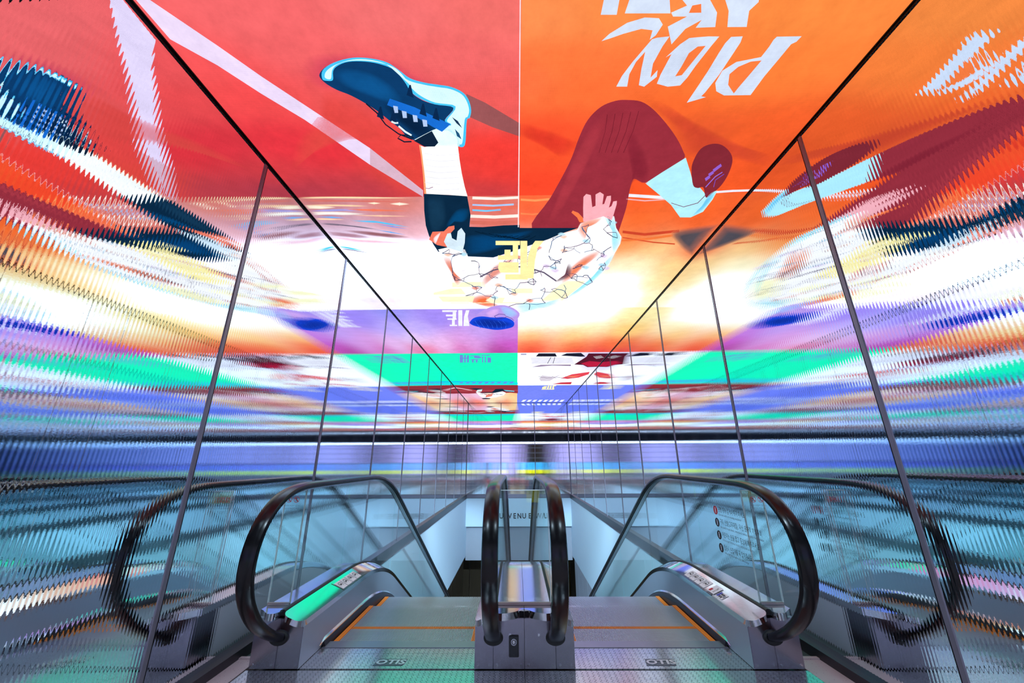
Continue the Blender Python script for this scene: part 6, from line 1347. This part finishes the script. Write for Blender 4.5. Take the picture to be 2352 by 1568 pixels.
        y += 0.4; k += 1
    return root

EL = escalator(-0.800, 'left')
ER = escalator(0.7655, 'right')
# dark shadow joint between the two middle newels
tag(MB().box(-0.0184, -0.0162, 2.548, 2.72, 0.0, 0.27).build('trim_6', M_RUBBERM), kind='structure')

# intercom on the left half of the middle newel
def intercom():
    r = empty('intercom', (-0.078, 2.545, 0.09))
    tag(r, 'small black intercom with round silver ring on the middle newel', 'intercom')
    MB().box(-0.106, -0.050, 2.534, 2.5445, 0.062, 0.164).build('housing', M_INK, r, bevel=0.003)
    MB().ring((-0.078, 2.533, 0.135), (0, -1, 0), 0.011, 0.017, 0.002).build('ring', M_STEEL, r)
    MB().disc((-0.078, 2.533, 0.135), (0, -1, 0), 0.008, 0.003).build('button', M_CHROME, r)
    me = text_shape('- - -', 0.006, align='CENTER')
    place_text('lettering', me, (-0.078, 2.5335, 0.074), (1, 0, 0), (0, 0, 1), M_GREYINK, r)
intercom()

# ------------------------------------------------------------------ glass barriers across the decks
def barrier(x0, x1, zt, label, icons=None):
    y = 2.64
    r = empty('glass_barrier', ((x0 + x1) / 2, y, 0.285)); tag(r, label, 'barrier', 'glass barriers on the escalator decks')
    MB().box(x0, x1, y - 0.005, y + 0.005, 0.296, zt).build('pane', M_GLASS, r)
    MB().box(x0, x1, y - 0.010, y + 0.010, 0.2845, 0.297).build('foot_rail', M_FOOTRAIL, r, bevel=0.002)
    for x in (x0, x1):
        MB().box(x - 0.0025, x + 0.0025, y - 0.006, y + 0.006, 0.297, zt).build('polished_edge', M_GLASSEDGE, r)
    MB().box(x0, x1, y - 0.006, y + 0.006, zt - 0.002, zt + 0.002).build('polished_edge', M_GLASSEDGE, r)
    if icons:
        for k, x in enumerate(icons):
            z = zt - 0.055; yy = y - 0.0065
            MB().ring((x, yy, z), (0, -1, 0), 0.0155, 0.0185, 0.0006).build('prohibition_ring', M_RED, r)
            MB().quad_box([(x - 0.013, yy, z + 0.009), (x - 0.009, yy, z + 0.013), (x + 0.013, yy, z - 0.009), (x + 0.009, yy, z - 0.013),
                           (x - 0.013, yy - .0006, z + 0.009), (x - 0.009, yy - .0006, z + 0.013), (x + 0.013, yy - .0006, z - 0.009), (x + 0.009, yy - .0006, z - 0.013)]).build('prohibition_bar', M_RED, r)
            fg = MB().disc((x, yy + 0.0003, z + 0.009), (0, -1, 0), 0.003, 0.0004, 10)
            fg.box(x - 0.003, x + 0.003, yy - 0.0001, yy + 0.0003, z - 0.003, z + 0.006).box(x - 0.006, x - 0.003, yy - 0.0001, yy + 0.0003, z - 0.012, z - 0.002).box(x + 0.002, x + 0.005, yy - 0.0001, yy + 0.0003, z - 0.012, z - 0.002)
            fg.build('figure', M_INK, r)
        cxm = sum(icons) / 2
        for i, (t, sz, dz) in enumerate((('추락의 위험이 있으니', 0.0125, 0.096), ('넘어가지 마십시오', 0.0125, 0.112), ('There is a risk of falling.', 0.0075, 0.130), ('Do not go over.', 0.0075, 0.140))):
            me = text_shape(t, sz, align='CENTER')
            place_text('lettering', me, (cxm, y - 0.0062, zt - dz), (1, 0, 0), (0, 0, 1), M_GREYINK if i < 2 else M_GREYINK, r)
barrier(-0.181, 0.148, 0.932, 'clear glass barrier between the two middle handrails')
barrier(-1.585, -1.450, 0.935, 'clear glass barrier with red prohibition signs beside the left mirror wall', (-1.555, -1.506))
barrier(1.415, 1.552, 0.925, 'clear glass barrier with red prohibition signs beside the right mirror wall', (1.484, 1.531))

# ------------------------------------------------------------------ safety notice on the right glass
def notice():
    x = 0.7655 + 0.632 - 0.0068
    r = empty('safety_notice', (x, 2.7, 0.5)); tag(r, 'black Korean and English safety lettering with four round pictograms on the right glass', 'notice')
    rows = [(0.768, '운행 중에 걷거나 뛰지 마세요', 'Do not walk on moving escalator', M_RED, 0.40), (0.688, '구두, 신발(고무재질), 우산, 옷자락 끼임주의', 'Be careful to get shoes, umbrella & clothes caught in the escalator', M_INK, 0.545),
            (0.606, '어린이는 손을 잡고 중앙에 태워주세요', 'Hold small children firmly and stand in center', M_INK, 0.50), (0.524, '탑승시 손잡이를 꼭 잡아주세요', 'Hold handrail firmly', M_INK, 0.40)]
    for i, (z, ko, en, mat, w) in enumerate(rows):
        y0 = 2.995 - 0.012 * i * 0
        MB().disc((x, y0 - 0.03, z), (-1, 0, 0), 0.029, 0.0006, 24).build('pictogram_disc', mat if i == 0 else M_INK, r)
        f = MB()
        f.disc((x - 0.0007, y0 - 0.03, z + 0.014), (-1, 0, 0), 0.005, 0.0004, 12)
        f.quad_box([(x - 0.0008, y0 - 0.026, z - 0.018), (x - 0.0008, y0 - 0.034, z - 0.018), (x - 0.0008, y0 - 0.036, z + 0.008), (x - 0.0008, y0 - 0.025, z + 0.008),
                    (x - 0.0011, y0 - 0.026, z - 0.018), (x - 0.0011, y0 - 0.034, z - 0.018), (x - 0.0011, y0 - 0.036, z + 0.008), (x - 0.0011, y0 - 0.025, z + 0.008)])
        f.build('figure', M_WHITE, r)
        for t, sz, zz, mt in ((ko, 0.040, z - 0.004, M_INK), (en, 0.019, z - 0.030, M_GREYINK)):
            me = text_shape(t, sz)
            wx = max(v.co.x for v in me.vertices)
            tgt = (w - 0.075) if sz > 0.03 else (w - 0.075) * (0.86 if i != 1 else 1.03)
            for v in me.vertices: v.co.x *= tgt / wx
            place_text('lettering', me, (x - 0.0004, y0 - 0.070, zz), (0, -1, 0), (0, 0, 1), mt, r)
notice()
